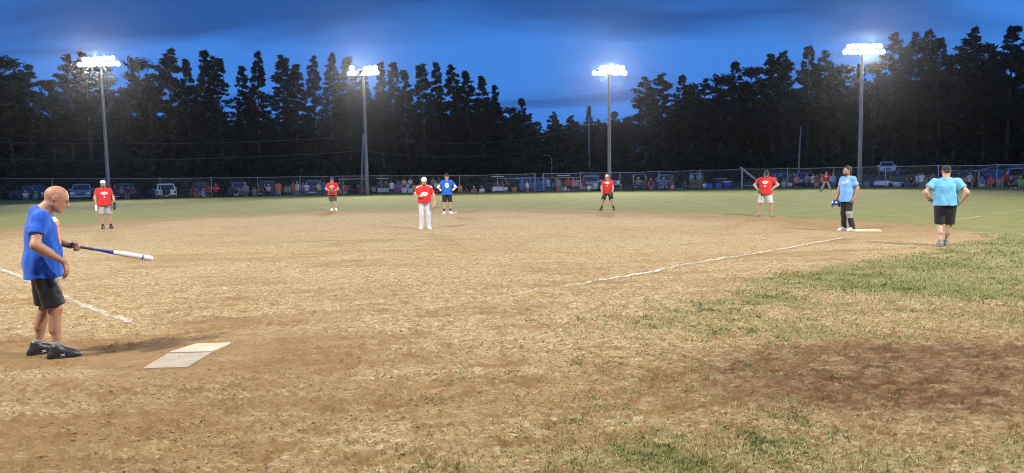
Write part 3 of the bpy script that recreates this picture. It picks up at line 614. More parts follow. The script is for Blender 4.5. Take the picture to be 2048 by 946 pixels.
# second row, lower and deeper, closes most of the wood behind
for i in range(40):
    x = -60 + i*28.5 + random.uniform(-9, 9)
    if 1085 < x: break
    if 560 < x < 665 and i % 2: continue
    y = 208 + random.uniform(-34, 40); tree(x, y, 116 + random.uniform(0, 8), ['oak', 'pine', 'spruce'][i % 3], 'lower dark ' + ['leafy tree', 'pine', 'spruce'][i % 3] + ' of the second row behind ' + mark(x), 'second row of the third base side woods', 1.15)
for i in range(34):
    x = 1290 + i*24 + random.uniform(-8, 8)
    y = np.interp(x, [1280, 1450, 1620, 1800, 2100], [236, 212, 176, 160, 146]) + random.uniform(-26, 34); tree(x, y, 142 + random.uniform(0, 10), ['oak', 'pine', 'oak'][i % 3], 'lower dark ' + ['leafy tree', 'pine', 'leafy tree'][i % 3] + ' of the second row behind ' + mark(x), 'second row of the first base side woods', 1.2)
for i in range(46):
    x = -50 + i*46 + random.uniform(-14, 14)
    tree(x, 322 - random.uniform(0, 30) - .012*(x-1024), 96 + random.uniform(0, 4) + (24 if x > 1250 else 8 if x > 1080 else 0), 'shrub', 'dark shrub at the foot of the woods behind ' + mark(x), 'undergrowth along the woods', 1.3)
tree(770, 262, 92, 'oak', 'dark green bushy tree lit from the field beside the slim utility pole', None, 1.1)
o = empty('birch_trunk', atd(1597, 117)); tag(o, 'broken pale birch trunk standing in front of the dark pines', 'tree trunk')
MB().tube([(0, 0, 0), (.05, 0, zat(1597, 310, 117)), (.25, 0, zat(1599, 253, 117))], [.16, .14, .07], 8).build('trunk', birch, o, True)
# the far wood beyond: one continuous dark mass
def far_wood():
    Cs = []; Rs = []
    for i in range(400):
        px = random.uniform(-260, 2300); Y = random.uniform(165, 185); top = np.interp(px, [-200, 500, 640, 1000, 1100, 1250, 1400, 1700, 2200], [270, 282, 300, 285, 258, 250, 235, 205, 190]) + random.uniform(-10, 20)
        b = atd(px, Y); h = zat(px, top, Y)
        for k in range(7): Cs.append((b.x + random.uniform(-2, 2), Y + random.uniform(-2, 2), h*(k+.6)/7)); Rs.append(2.6*(1.15-.09*k))
    V, Fq = clump_faces(Cs, Rs, 25, 1.3, .9)
    tag(obj('far_woods', mesh_np('far_woods', V, Fq), needle), 'dense far woods closing the view behind the tree rows', 'woods', None, 'stuff')
far_wood()
# ------------------------------------------------------------------ people: bodies grown as one smooth surface (distance field + surface nets)
V3 = lambda *a: np.array(a, float)
def nrm(v): v = np.asarray(v, float); return v/(np.linalg.norm(v)+1e-9)
class Field:
    def __init__(s): s.p = []
    def cone(s, a, b, r1, r2, k=.02, cut0=False, cut1=False, sub=False): s.p.append(('c', V3(*a), V3(*b), r1, r2, k, cut0, cut1, sub)); return s
    def ell(s, c, r, M=None, k=.03, sub=False): s.p.append(('e', V3(*c), V3(*r), np.eye(3) if M is None else M, k, sub)); return s
    def econe(s, a, b, r1, r2, side, k=.03): s.p.append(('x', V3(*a), V3(*b), r1, r2, nrm(side), k)); return s   # elliptic tube with flat ends
    def clip(s, pt, n): s.p.append(('p', V3(*pt), nrm(n))); return s                                          # remove what lies beyond the plane
    def wrinkle(s, amp, freq, seed=0, axis=None): s.p.append(('w', amp, freq, seed, axis)); return s
    def bounds(s):
        lo = V3(9, 9, 9); hi = -lo
        for q in s.p:
            if q[0] == 'c' and not q[8]: m = max(q[3], q[4]); L = np.minimum(q[1], q[2])-m; U = np.maximum(q[1], q[2])+m
            elif q[0] == 'e' and not q[5]: m = max(q[2])*np.linalg.norm(q[3][:, 0]); L = q[1]-m; U = q[1]+m
            elif q[0] == 'x': m = max(max(q[3]), max(q[4])); L = np.minimum(q[1], q[2])-m; U = np.maximum(q[1], q[2])+m
            else: continue
            lo = np.minimum(lo, L); hi = np.maximum(hi, U)
        return lo, hi
    def mesh(s, h):
        lo, hi = s.bounds(); lo = lo - 2.5*h; n = np.ceil((hi - lo)/h).astype(int) + 3
        ax = [lo[i] + h*np.arange(n[i]) for i in range(3)]
        val = np.full(tuple(n), 0.3)
        for q in s.p:
            if q[0] in ('c', 'e', 'x'):
                if q[0] == 'e': m = max(q[2])*np.linalg.norm(q[3][:, 0]); L = q[1]-m; U = q[1]+m; k = q[4]
                else: m = (max(q[3], q[4]) if q[0] == 'c' else max(max(q[3]), max(q[4]))); L = np.minimum(q[1], q[2])-m; U = np.maximum(q[1], q[2])+m; k = q[5] if q[0] == 'c' else q[6]
                pad = k + 2.5*h
                sl = tuple(slice(max(0, int((L[i]-pad-lo[i])/h)), max(0, min(n[i], int((U[i]+pad-lo[i])/h)+2))) for i in range(3))
            elif q[0] in ('p', 'w'): sl = (slice(None),)*3
            X, Y, Z = np.meshgrid(ax[0][sl[0]], ax[1][sl[1]], ax[2][sl[2]], indexing='ij', sparse=True)
            v = val[sl]
            if v.size == 0: continue
            if q[0] == 'p':
                d = (X-q[1][0])*q[2][0] + (Y-q[1][1])*q[2][1] + (Z-q[1][2])*q[2][2]; val[sl] = np.maximum(v, d); continue
            if q[0] == 'w':
                r_ = np.random.default_rng(q[3]); w = 0
                for i in range(6):
                    f = r_.normal(size=3)*q[2]*(.6+.25*i)
                    if q[4] is not None: f = f*np.asarray(q[4])
                    w = w + np.sin(X*f[0] + Y*f[1] + Z*f[2] + r_.random()*6.28 + 1.2*np.sin(X*f[1]*.6 - Z*f[0]*.5 + i))/(1+.35*i)
                val[sl] = v + q[1]*w*.45; continue
            if q[0] == 'e':
                M = q[3]; sc_ = np.linalg.norm(M[:, 0]); M = M/sc_; dx, dy, dz = X-q[1][0], Y-q[1][1], Z-q[1][2]
                a = M[0,0]*dx + M[1,0]*dy + M[2,0]*dz; b = M[0,1]*dx + M[1,1]*dy + M[2,1]*dz; c = M[0,2]*dx + M[1,2]*dy + M[2,2]*dz
                r = q[2]*sc_; k0 = np.sqrt((a/r[0])**2 + (b/r[1])**2 + (c/r[2])**2); k1 = np.sqrt((a/r[0]**2)**2 + (b/r[1]**2)**2 + (c/r[2]**2)**2) + 1e-9
                d = k0*(k0-1)/k1; sub = q[5]
            else:
                A, B = q[1], q[2]; ab = B-A; L2 = ab @ ab + 1e-12; Ln = math.sqrt(L2)
                t = ((X-A[0])*ab[0] + (Y-A[1])*ab[1] + (Z-A[2])*ab[2])/L2
                if q[0] == 'c':
                    tc_ = np.clip(t, 0, 1)
                    d = np.sqrt((X-A[0]-tc_*ab[0])**2 + (Y-A[1]-tc_*ab[1])**2 + (Z-A[2]-tc_*ab[2])**2) - (q[3] + (q[4]-q[3])*tc_)
                    if q[6]: d = np.maximum(d, -t*Ln)
                    if q[7]: d = np.maximum(d, (t-1)*Ln)
                    sub = q[8]
                else:
                    u = q[5] - ab*(q[5] @ ab)/L2; u = nrm(u); w = np.cross(ab/Ln, u); tc_ = np.clip(t, 0, 1)
                    cu = (X-A[0])*u[0] + (Y-A[1])*u[1] + (Z-A[2])*u[2]; cw = (X-A[0])*w[0] + (Y-A[1])*w[1] + (Z-A[2])*w[2]
                    ru = q[3][0] + (q[4][0]-q[3][0])*tc_; rw = q[3][1] + (q[4][1]-q[3][1])*tc_
                    k0 = np.sqrt((cu/ru)**2 + (cw/rw)**2) + 1e-9; k1 = np.sqrt((cu/ru**2)**2 + (cw/rw**2)**2) + 1e-9
                    d = np.maximum(k0*(k0-1)/k1, np.maximum(-t, t-1)*Ln); sub = False
            if sub: hh_ = np.clip(.5 - .5*(v+d)/k, 0, 1); val[sl] = v + (-d-v)*hh_ + k*hh_*(1-hh_)
            else: hh_ = np.clip(.5 + .5*(v-d)/k, 0, 1); val[sl] = v + (d-v)*hh_ - k*hh_*(1-hh_)
        val[0], val[-1] = .3, .3; val[:, 0], val[:, -1] = .3, .3; val[:, :, 0], val[:, :, -1] = .3, .3
        return surf_nets(val, lo, h)
def surf_nets(v, lo, h):
    ins = v < 0
    c = [ins[i:i-1 or None, j:j-1 or None, k:k-1 or None] for i in (0, 1) for j in (0, 1) for k in (0, 1)]
    cnt = sum(a.astype(np.int8) for a in c); act = (cnt > 0) & (cnt < 8)
    I = np.argwhere(act); idx = -np.ones(act.shape, np.int64); idx[act] = np.arange(len(I))
    P = np.zeros((len(I), 3)); W_ = np.zeros(len(I)); crn = np.array([(i, j, k) for i in (0, 1) for j in (0, 1) for k in (0, 1)])
    cv = np.stack([v[I[:, 0]+a, I[:, 1]+b, I[:, 2]+d] for a, b, d in crn], 1)
    for a in range(8):
        for b in range(a+1, 8):
            if np.abs(crn[a]-crn[b]).sum() != 1: continue
            m = (cv[:, a] < 0) != (cv[:, b] < 0); t = np.where(m, cv[:, a]/(cv[:, a]-cv[:, b] + 1e-12), 0)
            P += np.where(m[:, None], crn[a] + t[:, None]*(crn[b]-crn[a]), 0); W_ += m
    P = (P/W_[:, None] + I)*h + lo
    Q = []
    for d in range(3):
        a, b = [x for x in range(3) if x != d]
        s0 = [slice(None)]*3; s1 = [slice(None)]*3; s0[d] = slice(0, -1); s1[d] = slice(1, None)
        A, B = ins[tuple(s0)], ins[tuple(s1)]
        E_ = np.argwhere(A != B); E_ = E_[(E_[:, a] > 0) & (E_[:, b] > 0) & (E_[:, a] < v.shape[a]-1) & (E_[:, b] < v.shape[b]-1)]
        def g(da, db): J = E_.copy(); J[:, a] -= da; J[:, b] -= db; return idx[J[:, 0], J[:, 1], J[:, 2]]
        q = np.stack([g(0, 0), g(1, 0), g(1, 1), g(0, 1)], 1)
        fl = A[E_[:, 0], E_[:, 1], E_[:, 2]] ^ (d == 1)
        q[~fl] = q[~fl][:, ::-1]; Q.append(q)
    Q = np.concatenate(Q); Q = Q[(Q >= 0).all(1)]
    return P, Q
def join(parts):
    V = []; Fq = []; o = 0
    for a, b in parts: V.append(a); Fq.append(b+o); o += len(a)
    return np.concatenate(V), np.concatenate(Fq)
def rot(yaw=0, pitch=0, roll=0):            # for a figure facing -y: yaw about z, pitch nods down, roll tilts
    cy, sy = math.cos(yaw), math.sin(yaw); cx, sx = math.cos(pitch), math.sin(pitch); cz, sz = math.cos(roll), math.sin(roll)
    return np.array([[cy, -sy, 0], [sy, cy, 0], [0, 0, 1]]) @ np.array([[1, 0, 0], [0, cx, -sx], [0, sx, cx]]) @ np.array([[cz, 0, sz], [0, 1, 0], [-sz, 0, cz]])
def hand(F_, wr, d, pn, side, curl=.35, spread=.06, s=1.0, fat=1.0):
    """palm and five fingers; d points along the hand, pn out of the palm, side +1 puts the thumb at d x pn"""
    d = nrm(d); pn = nrm(pn - d*(pn @ d)); lat = np.cross(d, pn)*side; wr = V3(*wr)
    for i in range(4):
        o = (i-1.5)*.019*s; base = wr + d*.012*s + lat*o*.55*-1; kn = wr + d*(.088 - .006*abs(i-1))*s - lat*o
        F_.cone(base, kn, .0135*s*fat, .0115*s*fat, .012)
        L = (.040, .046, .042, .033)[i]*s; a = (curl if not hasattr(curl, '__len__') else curl[i]); p = kn; ang = 0; dd = nrm(d - lat*(i-1.5)*spread)
        for j in range(3):
            ang += a*(1.0, 1.15, .8)[j]; q = dd*math.cos(ang) + pn*math.sin(ang); e = p + q*L*(1, .72, .55)[j]
            F_.cone(p, e, (.0098, .0090, .0082)[j]*s*fat, (.0090, .0082, .0072)[j]*s*fat, .004); p = e
    tb = wr + d*.025*s + lat*.026*s; t1 = tb + nrm(d*.75 + lat*.75 + pn*.35)*.042*s; t2 = t1 + nrm(d*.95 + lat*.25 + pn*(.3+.5*min(1, np.mean(curl))))*.032*s; t3 = t2 + nrm(d + pn*(.2+.8*min(1.2, np.mean(curl))))*.024*s
    F_.cone(wr + d*.01*s + lat*.012*s, tb, .014*s, .0145*s, .012).cone(tb, t1, .0135*s*fat, .011*s*fat, .008).cone(t1, t2, .011*s*fat, .0098*s*fat, .004).cone(t2, t3, .0098*s*fat, .008*s*fat, .004)
    return F_

STD = dict(bw=1.0, belly=.25, hip=(0, 0, .94), sho=(0, .01, 1.44), head=(0, -.02, 1.645), hyaw=0, hpitch=.05, hroll=0, tyaw=0,
           el=(.27, .03, 1.17), er=(-.27, .03, 1.17), wl=(.30, -.06, .93), wr=(-.30, -.06, .93), hdl=None, hdr=None, pnl=None, pnr=None, cl=.4, crr=.4,
           kl=(.115, -.03, .50), kr=(-.115, -.03, .50), al=(.125, .03, .085), ar=(-.125, .03, .085), fl=(.25, -1, 0), fr=(-.25, -1, 0), sleeve=.62, hem=.86, bottom='shorts', bhem=None, shoe=1.0, hair=None, cap=None, loose=1.0, longs=False, sw=.170)
def joints(p):
    J = dict(STD); J.update(p); c, s = math.cos(J['tyaw']), math.sin(J['tyaw']); S = V3(*J['sho']); side = V3(c, s, 0); w = J['sw']*J['bw']
    J['side'] = side; J['fwd'] = V3(s, -c, 0); J['S'] = S; J['P'] = V3(*J['hip']); J['SL'] = S + side*w; J['SR'] = S - side*w
    hs = side if J.get('hipturn', True) else V3(1, 0, 0)
    J['HL'] = J['P'] + hs*.092*J['bw'] + V3(0, 0, -.03); J['HR'] = J['P'] - hs*.092*J['bw'] + V3(0, 0, -.03)
    for k in ('el', 'er', 'wl', 'wr', 'kl', 'kr', 'al', 'ar', 'head'): J[k] = V3(*J[k])
    return J
def torso(F_, J, g):                        # g: how far clothes stand off the body
    P, S, b, be = J['P'], J['S'], J['bw'], J['belly']; M = rot(J['tyaw']); ax = S-P; fw = J['fwd']
    at_ = lambda f: P + ax*f
    F_.ell(at_(.02), (.160*b+g, .112*b+g, .13+g), M, .05)
    F_.ell(at_(.36) + fw*(.008+.045*be), ((.145+.03*be)*b+g, (.098+.055*be)*b+g, .16+g), M, .06)
    F_.ell(at_(.72) + fw*.012, (.168*b+g, (.112+.012*be)*b+g, .17+g), M, .06)
    for e_ in ('SL', 'SR'): F_.cone(S + V3(0, .012, .030), J[e_] + V3(0, 0, -.022), .048+g*.9, .053+g*.7, .05)
def head_field(F_, J, face=True):
    h = J['head']; M = rot(J['hyaw'] + J['tyaw'], J['hpitch'], J['hroll'])*1.07; W = lambda *a: h + M @ V3(*a)
    F_.cone(J['S'] + V3(0, .015, .0), W(0, .022, -.055), .069*J['bw']**.5, .064, .03)
    F_.ell(W(0, .012, .022), (.077, .100, .095), M, .02)
    F_.ell(W(0, -.028, -.044), (.059, .066, .074), M, .035)
    F_.ell(W(0, -.066, -.094), (.026, .024, .02), M, .025)
    F_.cone(W(-.05, .0, -.06), W(-.02, -.06, -.098), .02, .016, .03).cone(W(.05, .0, -.06), W(.02, -.06, -.098), .02, .016, .03)
    F_.cone(W(-.034, -.074, .024), W(.034, -.074, .024), .016, .016, .018)
    F_.ell(W(.032, -.096, .004), (.017, .014, .012), M, .010, True).ell(W(-.032, -.096, .004), (.017, .014, .012), M, .010, True)
    F_.cone(W(0, -.088, .012), W(0, -.113, -.026), .009, .0135, .010).ell(W(.012, -.098, -.031), (.009, .011, .008), M, .008).ell(W(-.012, -.098, -.031), (.009, .011, .008), M, .008)
    F_.cone(W(-.017, -.088, -.056), W(.017, -.088, -.056), .0085, .0085, .008).cone(W(-.014, -.086, -.068), W(.014, -.086, -.068), .009, .009, .007)
    for s in (1, -1): F_.ell(W(s*.077, .016, -.002), (.010, .021, .031), M @ rot(s*.35), .008).ell(W(s*.087, .010, .002), (.005, .010, .015), M @ rot(s*.35), .006, True)
    return W, M
def body_meshes(p, h, hh=.006, wr_seed=0):
    J = joints(p); b = J['bw']; R_ = {}
    B = Field(); torso(B, J, 0)
    for S, E_, W_, sd in ((J['SL'], J['el'], J['wl'], 1), (J['SR'], J['er'], J['wr'], -1)):
        B.cone(S - V3(0, 0, .02), E_, .050*b, .043*b, .03); m = E_ + (W_-E_)*.3; B.cone(E_, W_, .042*b, .029, .02); B.cone(E_ + (W_-E_)*.12, E_ + (W_-E_)*.45, .046*b, .040*b, .03)
    for H_, K_, A_, ft in ((J['HL'], J['kl'], J['al'], J['fl']), (J['HR'], J['kr'], J['ar'], J['fr'])):
        B.cone(H_, K_, .088*b, .057*b**.7, .05); B.cone(K_, A_, .053, .037, .025)
        bk = -nrm(ft)*.022; B.cone(K_ + (A_-K_)*.15 + bk*.6, K_ + (A_-K_)*.50 + bk, .052*b**.6, .044*b**.6, .03)
        B.ell(K_ + nrm(ft)*.018, (.046, .046, .055), None, .03)
        B.cone(A_, A_ + nrm(ft)*.10 - V3(0, 0, .045), .036, .03, .02)
    W, M = head_field(B, J)
    parts = [B.mesh(h)]
    for key, S, E_, W_, sd in (('l', J['SL'], J['el'], J['wl'], 1), ('r', J['SR'], J['er'], J['wr'], -1)):
        d = nrm(J['hd'+key] if J['hd'+key] is not None else (W_-E_)); pn = nrm(J['pn'+key] if J['pn'+key] is not None else (-J['side']*sd + J['fwd']*-.2))
        Hf = Field(); Hf.cone(W_ - nrm(W_-E_)*.05, W_, .030*b**.5, .027, .01); hand(Hf, W_, d, pn, sd*(-1), J['cl'] if key == 'l' else J['crr'], s=1.0, fat=max(1.0, hh/.007))
        parts.append(Hf.mesh(hh)); J['hand'+key] = (W_, d, pn)
    R_['body'] = join(parts)
    # shirt
    g = .022*J['loose']; T = Field(); torso(T, J, g); hemz = J['hem']
    P, S = J['P'], J['S']; ax = S-P; f = (hemz-P[2])/ax[2] if ax[2] > .2 else 0
    low = P + ax*(f-.07); mid = P + ax*.74; be = J['belly']; fo = J['fwd']*(.02*be)
    T.econe(mid + fo*.4, low + fo*1.3, (.158*b+g*.6, .100*b+g*.6), ((.163+.018*be)*b+g*1.8, (.122+.035*be)*b+g*2.1), J['side'], .07)
    for S_, E_, W_ in ((J['SL'], J['el'], J['wl']), (J['SR'], J['er'], J['wr'])):
        if J['longs']: T.cone(S_, E_, .066*b, .055*b, .04).cone(E_, E_ + (W_-E_)*.95, .055*b, .040, .02, False, True)
        else: T.cone(S_ - V3(0, 0, .018), S_ + (E_-S_)*J['sleeve'], .062*b, .072*b*J['loose']**.3, .05, False, True)
    if ax[2] > .2: T.clip((0, 0, hemz), (0, 0, -1))
    T.wrinkle(.0085*J['loose']*J.get('wk', 1), 17, wr_seed, (1, 1, .7)); T.cone(S + V3(0, .0, .02), W(0, .02, -.02), .071*b**.5, .074, .012, sub=True)
    R_['shirt'] = T.mesh(h)
    # shorts or trousers
    Sh = Field(); M_ = rot(J['tyaw']); gb = .016
    Sh.ell(P + V3(0, 0, .0), (.160*b+gb, (.112+.015*be)*b+gb, .14), M_, .04)
    for H_, K_, A_ in ((J['HL'], J['kl'], J['al']), (J['HR'], J['kr'], J['ar'])):
        if J['bottom'] == 'shorts':
            e = H_ + (K_-H_)*(J['bhem'] or .92); Sh.cone(H_, e, .100*b, .098*b**.8, .035, False, True)
        else:
            Sh.cone(H_, K_, .098*b, .076, .035); Sh.cone(K_, A_ + V3(0, 0, -.02), .078, .072, .03, False, True)
    if ax[2] > .2 and J['hip'][2] > .7: Sh.clip((0, 0, hemz+.06), (0, 0, 1))
    Sh.wrinkle(.007, 15, wr_seed+1, (1, 1, .35))
    R_['bottoms'] = Sh.mesh(h)
    for key, A_, ft in (('shoe_l', J['al'], J['fl']), ('shoe_r', J['ar'], J['fr'])):
        d = nrm(V3(ft[0], ft[1], ft[2])); sd = nrm(np.cross(d, V3(0, 0, 1))); up = np.cross(sd, d); Mx = np.stack([sd, d, up], 1); bs = A_ - up*.085
        Fs = Field(); Fs.cone(A_ + up*.05, A_ - d*.018 - up*.03, .050, .052, .02, True); Fs.cone(A_ + d*.025 - up*.008, A_ + d*.135 - up*.040, .052, .040, .03)
        Fs.ell(bs + d*.06 + up*.018, (.048, .155, .020), Mx, .012); Fs.ell(bs + d*.13 + up*.032, (.050, .080, .042), Mx, .02); Fs.ell(bs - d*.045 + up*.035, (.04, .045, .04), Mx, .02)
        Fs.clip(bs + up*.001, -up); R_[key] = Fs.mesh(min(h, .011))
        So = Field(); So.ell(bs + d*.06 + up*.008, (.051, .160, .016), Mx, .01); So.clip(bs - up*.0, -up); R_['sole'+key[-2:]] = So.mesh(min(h, .012))
        So = Field(); K_ = J['k'+key[-1]]; So.cone(A_ + nrm(K_-A_)*.0, A_ + nrm(K_-A_)*J.get('sockh', .10), .043, .046, .02, False, True); R_['sock'+key[-2:]] = So.mesh(min(h, .012))
    if J['cap']:
        C = Field(); C.ell(W(0, .012, .040), (.087, .109, .096), M, .01); C.clip(W(0, 0, .034), M @ V3(0, -.30, -1)); R_['cap'] = C.mesh(min(h, .009))
        C = Field(); C.ell(W(0, -.112, .040), (.066, .072, .026), M @ rot(0, .12), .01); C.ell(W(0, -.105, .016), (.12, .12, .030), M @ rot(0, .12), .006, True); C.clip(W(0, -.05, 0), M @ V3(0, 1, 0)); R_['brim'] = C.mesh(.007)
    if J['hair']:
        C = Field(); L = J['hair']; C.ell(W(0, .024, .034), (.084, .102, .102), M, .01)
        if L > 1: C.ell(W(0, .060, -.03), (.080, .055, .09*min(L, 1.6)), M, .02)
        if J['cap'] and not J.get('full_hair'): C.clip(W(0, 0, .02), M @ V3(0, 0, 1))
        C.ell(W(0, -.062, -.035), (.068, .075, .088), M, .02, True); C.clip(W(0, -.078, 0), M @ V3(0, -1, 0)) ; C.clip(W(0, 0, -.055 if L < 1.2 else -.15), M @ V3(0, -.5, -1))
        C.wrinkle(.009, 60, 5); R_['hair'] = C.mesh(min(h, .009))
    if J.get('beard'):
        C = Field(); C.ell(W(0, -.034, -.056), (.060, .068, .066), M, .01).ell(W(0, -.069, -.098), (.030, .028, .026), M, .03); C.clip(W(0, -.03, -.036), M @ V3(0, -.6, 1)); C.clip(W(0, .018, 0), M @ V3(0, 1, 0)); C.wrinkle(.004, 90, 3)
        R_['beard'] = C.mesh(.008)
    E2 = []
    for s in (1, -1): f_ = Field(); f_.ell(W(s*.032, -.0835, .004), (.0125, .0125, .0105), M, .005); E2.append(f_.mesh(.0045))
    R_['eyes'] = E2
    E2 = []
    for s in (1, -1): f_ = Field(); f_.cone(W(s*.018, -.092, .021), W(s*.047, -.083, .021), .0045, .004, .005); E2.append(f_.mesh(.004))
    R_['brows'] = E2
    return R_, J
# ---- materials for people
class X_:                                   # tiny arithmetic on shader sockets
    def __init__(s, t, so): s.t, s.so = t, so
    def op(s, o, b=None, c=None):
        n = N(s.t, 'ShaderNodeMath', operation=o)
        for i, v in enumerate((s, b, c)):
            if v is None: continue
            if isinstance(v, X_): s.t.links.new(v.so, n.inputs[i])
            else: n.inputs[i].default_value = v
        return X_(s.t, n.outputs[0])
    def __add__(s, b): return s.op('ADD', b)
    def __sub__(s, b): return s.op('SUBTRACT', b)
    def __mul__(s, b): return s.op('MULTIPLY', b)
    def lt(s, b): return s.op('LESS_THAN', b)
    def gt(s, b): return s.op('GREATER_THAN', b)
    def abs(s): return s.op('ABSOLUTE')
    def sin(s): return s.op('SINE')
def cloth(name, col, print_=None, pc=(.85, .83, .8), rough=.85, sheen=.15):
    if name in MATS: return MATS[name]
    m = mat(name, col, rough, .16, 9, bump=.55, spec=.2, sheen=sheen); t = m.node_tree; b = t.nodes['Principled BSDF']
    if print_:
        co = [n for n in t.nodes if n.type == 'TEX_COORD'][0]; s = N(t, 'ShaderNodeSeparateXYZ'); t.links.new(co.outputs['Object'], s.inputs[0]); x, y, z = (X_(t, s.outputs[i]) for i in range(3))
        front = y.lt(-.02); layers = []
        if print_ == 'arc':                 # arched row of letters, a straight row below, small round badge
            u = z + x*x*2.6
            letters = ((x*95.0).sin() + (x*151.0).sin()*.6).gt(-.55)
            layers.append(((u-1.335).abs().lt(.028)*(x.abs().lt(.115))*letters*front, pc)); layers.append(((z-1.268).abs().lt(.018)*(x.abs().lt(.062))*(x*120.0).sin().gt(-.6)*front, pc))
            layers.append(((x*x + (z-1.165)*(z-1.165)).lt(.00062)*front, pc))
        elif print_ == 'jersey':            # white collar, sleeve and shoulder trim with the same lettering
            u = z + x*x*2.6; letters = ((x*95.0).sin() + (x*151.0).sin()*.6).gt(-.55)
            layers.append(((u-1.235).abs().lt(.026)*(x.abs().lt(.115))*letters*front, pc)); layers.append(((z-1.165).abs().lt(.02)*(x.abs().lt(.07))*front, pc))
            layers.append((((z-1.50) - x.abs()*1.0).abs().lt(.022)*front*z.gt(1.33)*(x.abs().lt(.10)), (.85, .83, .8)))
            layers.append((x.abs().gt(.285)*z.lt(1.26)*z.gt(1.20), (.85, .83, .8))); layers.append((((x.abs()-.06)*.33 + z - 1.485).abs().lt(.014)*x.abs().gt(.08), (.85, .83, .8)))
        elif print_ == 'crest':
            e = (x*x*95.0 + (z-1.27)*(z-1.27)*55.0)
            layers.append((e.lt(.72)*front, (.78, .50, .06))); layers.append((e.lt(.62)*((x*60.0 + z*45.0).sin()*(z*70.0 - x*20.0).sin()).gt(.10)*front, (.85, .82, .72))); layers.append((e.lt(.5)*((x*75.0 - z*50.0).sin()).gt(.75)*front, (.10, .13, .40)))
        elif print_ == 'script':
            u = z - x*.20 + (x*40.0).sin()*.012
            layers.append(((u-1.33).abs().lt(.030)*(x.abs().lt(.115))*((x*70.0).sin() + (x*131.0 + z*60.0).sin()*.8).gt(-.15)*front, (.80, .58, .12))); layers.append(((u-1.33).abs().lt(.016)*(x.abs().lt(.09))*((x*90.0).sin()).gt(.5)*front, (.85, .84, .8)))
        elif print_ == 'badge':             # tall orange and white print down the chest
            layers.append(((z-1.27).abs().lt(.13)*(x.abs().lt(.085))*((z*85.0).sin() + (x*70.0).sin()).gt(-.35)*front, (.72, .22, .08))); layers.append(((z-1.385).abs().lt(.022)*(x.abs().lt(.10))*front, (.85, .84, .85)))
        elif print_ == 'knee':
            layers.append(((z-.46).abs().lt(.09)*x.gt(.0)*(y.lt(-.01)), (.30, .27, .24)))
        elif print_ == 'mark':
            layers.append(((x+.13).abs().lt(.022)*((z-.66).abs().lt(.035))*((z*120.0).sin()).gt(-.4)*front, (.03, .03, .05)))
        src = b.inputs['Base Color'].links[0].from_socket
        for mk, c in layers:
            mx = N(t, 'ShaderNodeMix', data_type='RGBA'); t.links.new(mk.so, mx.inputs[0]); t.links.new(src, mx.inputs[6]); mx.inputs[7].default_value = tuple(c) + (1,); src = mx.outputs[2]
        t.links.new(src, b.inputs['Base Color'])
    return m
def skin_mat(name, col):
    m = mat(name, col, .55, .14, 18, spec=.35); m.node_tree.nodes['Principled BSDF'].inputs['Subsurface Weight'].default_value = .0
    return m
SK1 = skin_mat('skin_fair', (.46, .275, .19)); SK2 = skin_mat('skin_tan', (.33, .165, .098)); SK3 = skin_mat('skin_ruddy', (.41, .22, .145))
eye_m = mat('eye', (.06, .045, .04), .2, .1); brow_m = mat('brow_hair', (.05, .035, .025), .9, .2)
leather_b = mat('black_leather', (.022, .02, .02), .45, .3, 20, bump=.2); leather_t = mat('tan_leather', (.36, .22, .12), .55, .25, 20, bump=.2); leather_d = mat('dark_leather', (.10, .055, .035), .5, .3, 20, bump=.2)
blk = lambda: cloth('black_cloth', (.016, .016, .019)); wht = lambda: cloth('white_cloth', (.75, .74, .72))
sole_w = mat('white_sole', (.55, .54, .52), .7, .15, 20); sole_d = mat('dark_sole', (.06, .06, .06), .7, .2, 20)
hair_b = mat('dark_hair', (.022, .015, .012), .7, .4, 40, bump=.4); hair_br = mat('brown_hair', (.09, .05, .03), .7, .35, 40, bump=.4); hair_g = mat('grey_hair', (.22, .2, .18), .7, .3, 40); hair_y = mat('fair_hair', (.35, .24, .11), .7, .3, 40)
def person(loc, heading, height_m, pose, look, label, h=.014, group=None, seed=0):
    """look: skin, shirt, bottoms, shoe, sole, sock, cap, brim, hair, beard materials"""
    R_, J = body_meshes(dict(pose, cap=bool(look.get('cap')), hair=pose.get('hair', .9) if look.get('hair') else None, beard=bool(look.get('beard'))), h, .006, seed)
    o = empty('person', loc, heading); s = height_m/1.78; o.scale = (s, s, s); tag(o, label, 'person', group)
    def part(nm, key, m):
        if m is None or key not in R_: return
        return obj(nm, mesh_np(nm, *R_[key], True), m, o)
    bd = part('body', 'body', look['skin']); part('shirt', 'shirt', look['shirt']); part('shorts' if J['bottom'] == 'shorts' else 'trousers', 'bottoms', look['bottoms'])
    for k in ('_l', '_r'):
        sh = part('shoe', 'shoe'+k, look['shoe']); so = obj('sole', mesh_np('sole', *R_['sole'+k], True), look.get('sole', sole_d), sh)
        if look.get('sock'): part('sock', 'sock'+k, look['sock'])
    if look.get('cap'):
        c = part('cap', 'cap', look['cap']); obj('brim', mesh_np('brim', *R_['brim'], True), look.get('brim', look['cap']), c)
    if look.get('hair'): part('hair', 'hair', look['hair'])
    if look.get('beard'): part('beard', 'beard', look['beard'])
    for e in R_['eyes']: obj('eye', mesh_np('eye', *e, True), eye_m, o)
    if not look.get('cap') or True:
        for e in R_['brows']: obj('eyebrow', mesh_np('eyebrow', *e, True), look.get('brow', brow_m), o)
    Mw = Matrix.Translation(loc) @ Matrix.Rotation(heading, 4, 'Z') @ Matrix.Scale(s, 4)
    return o, J, Mw
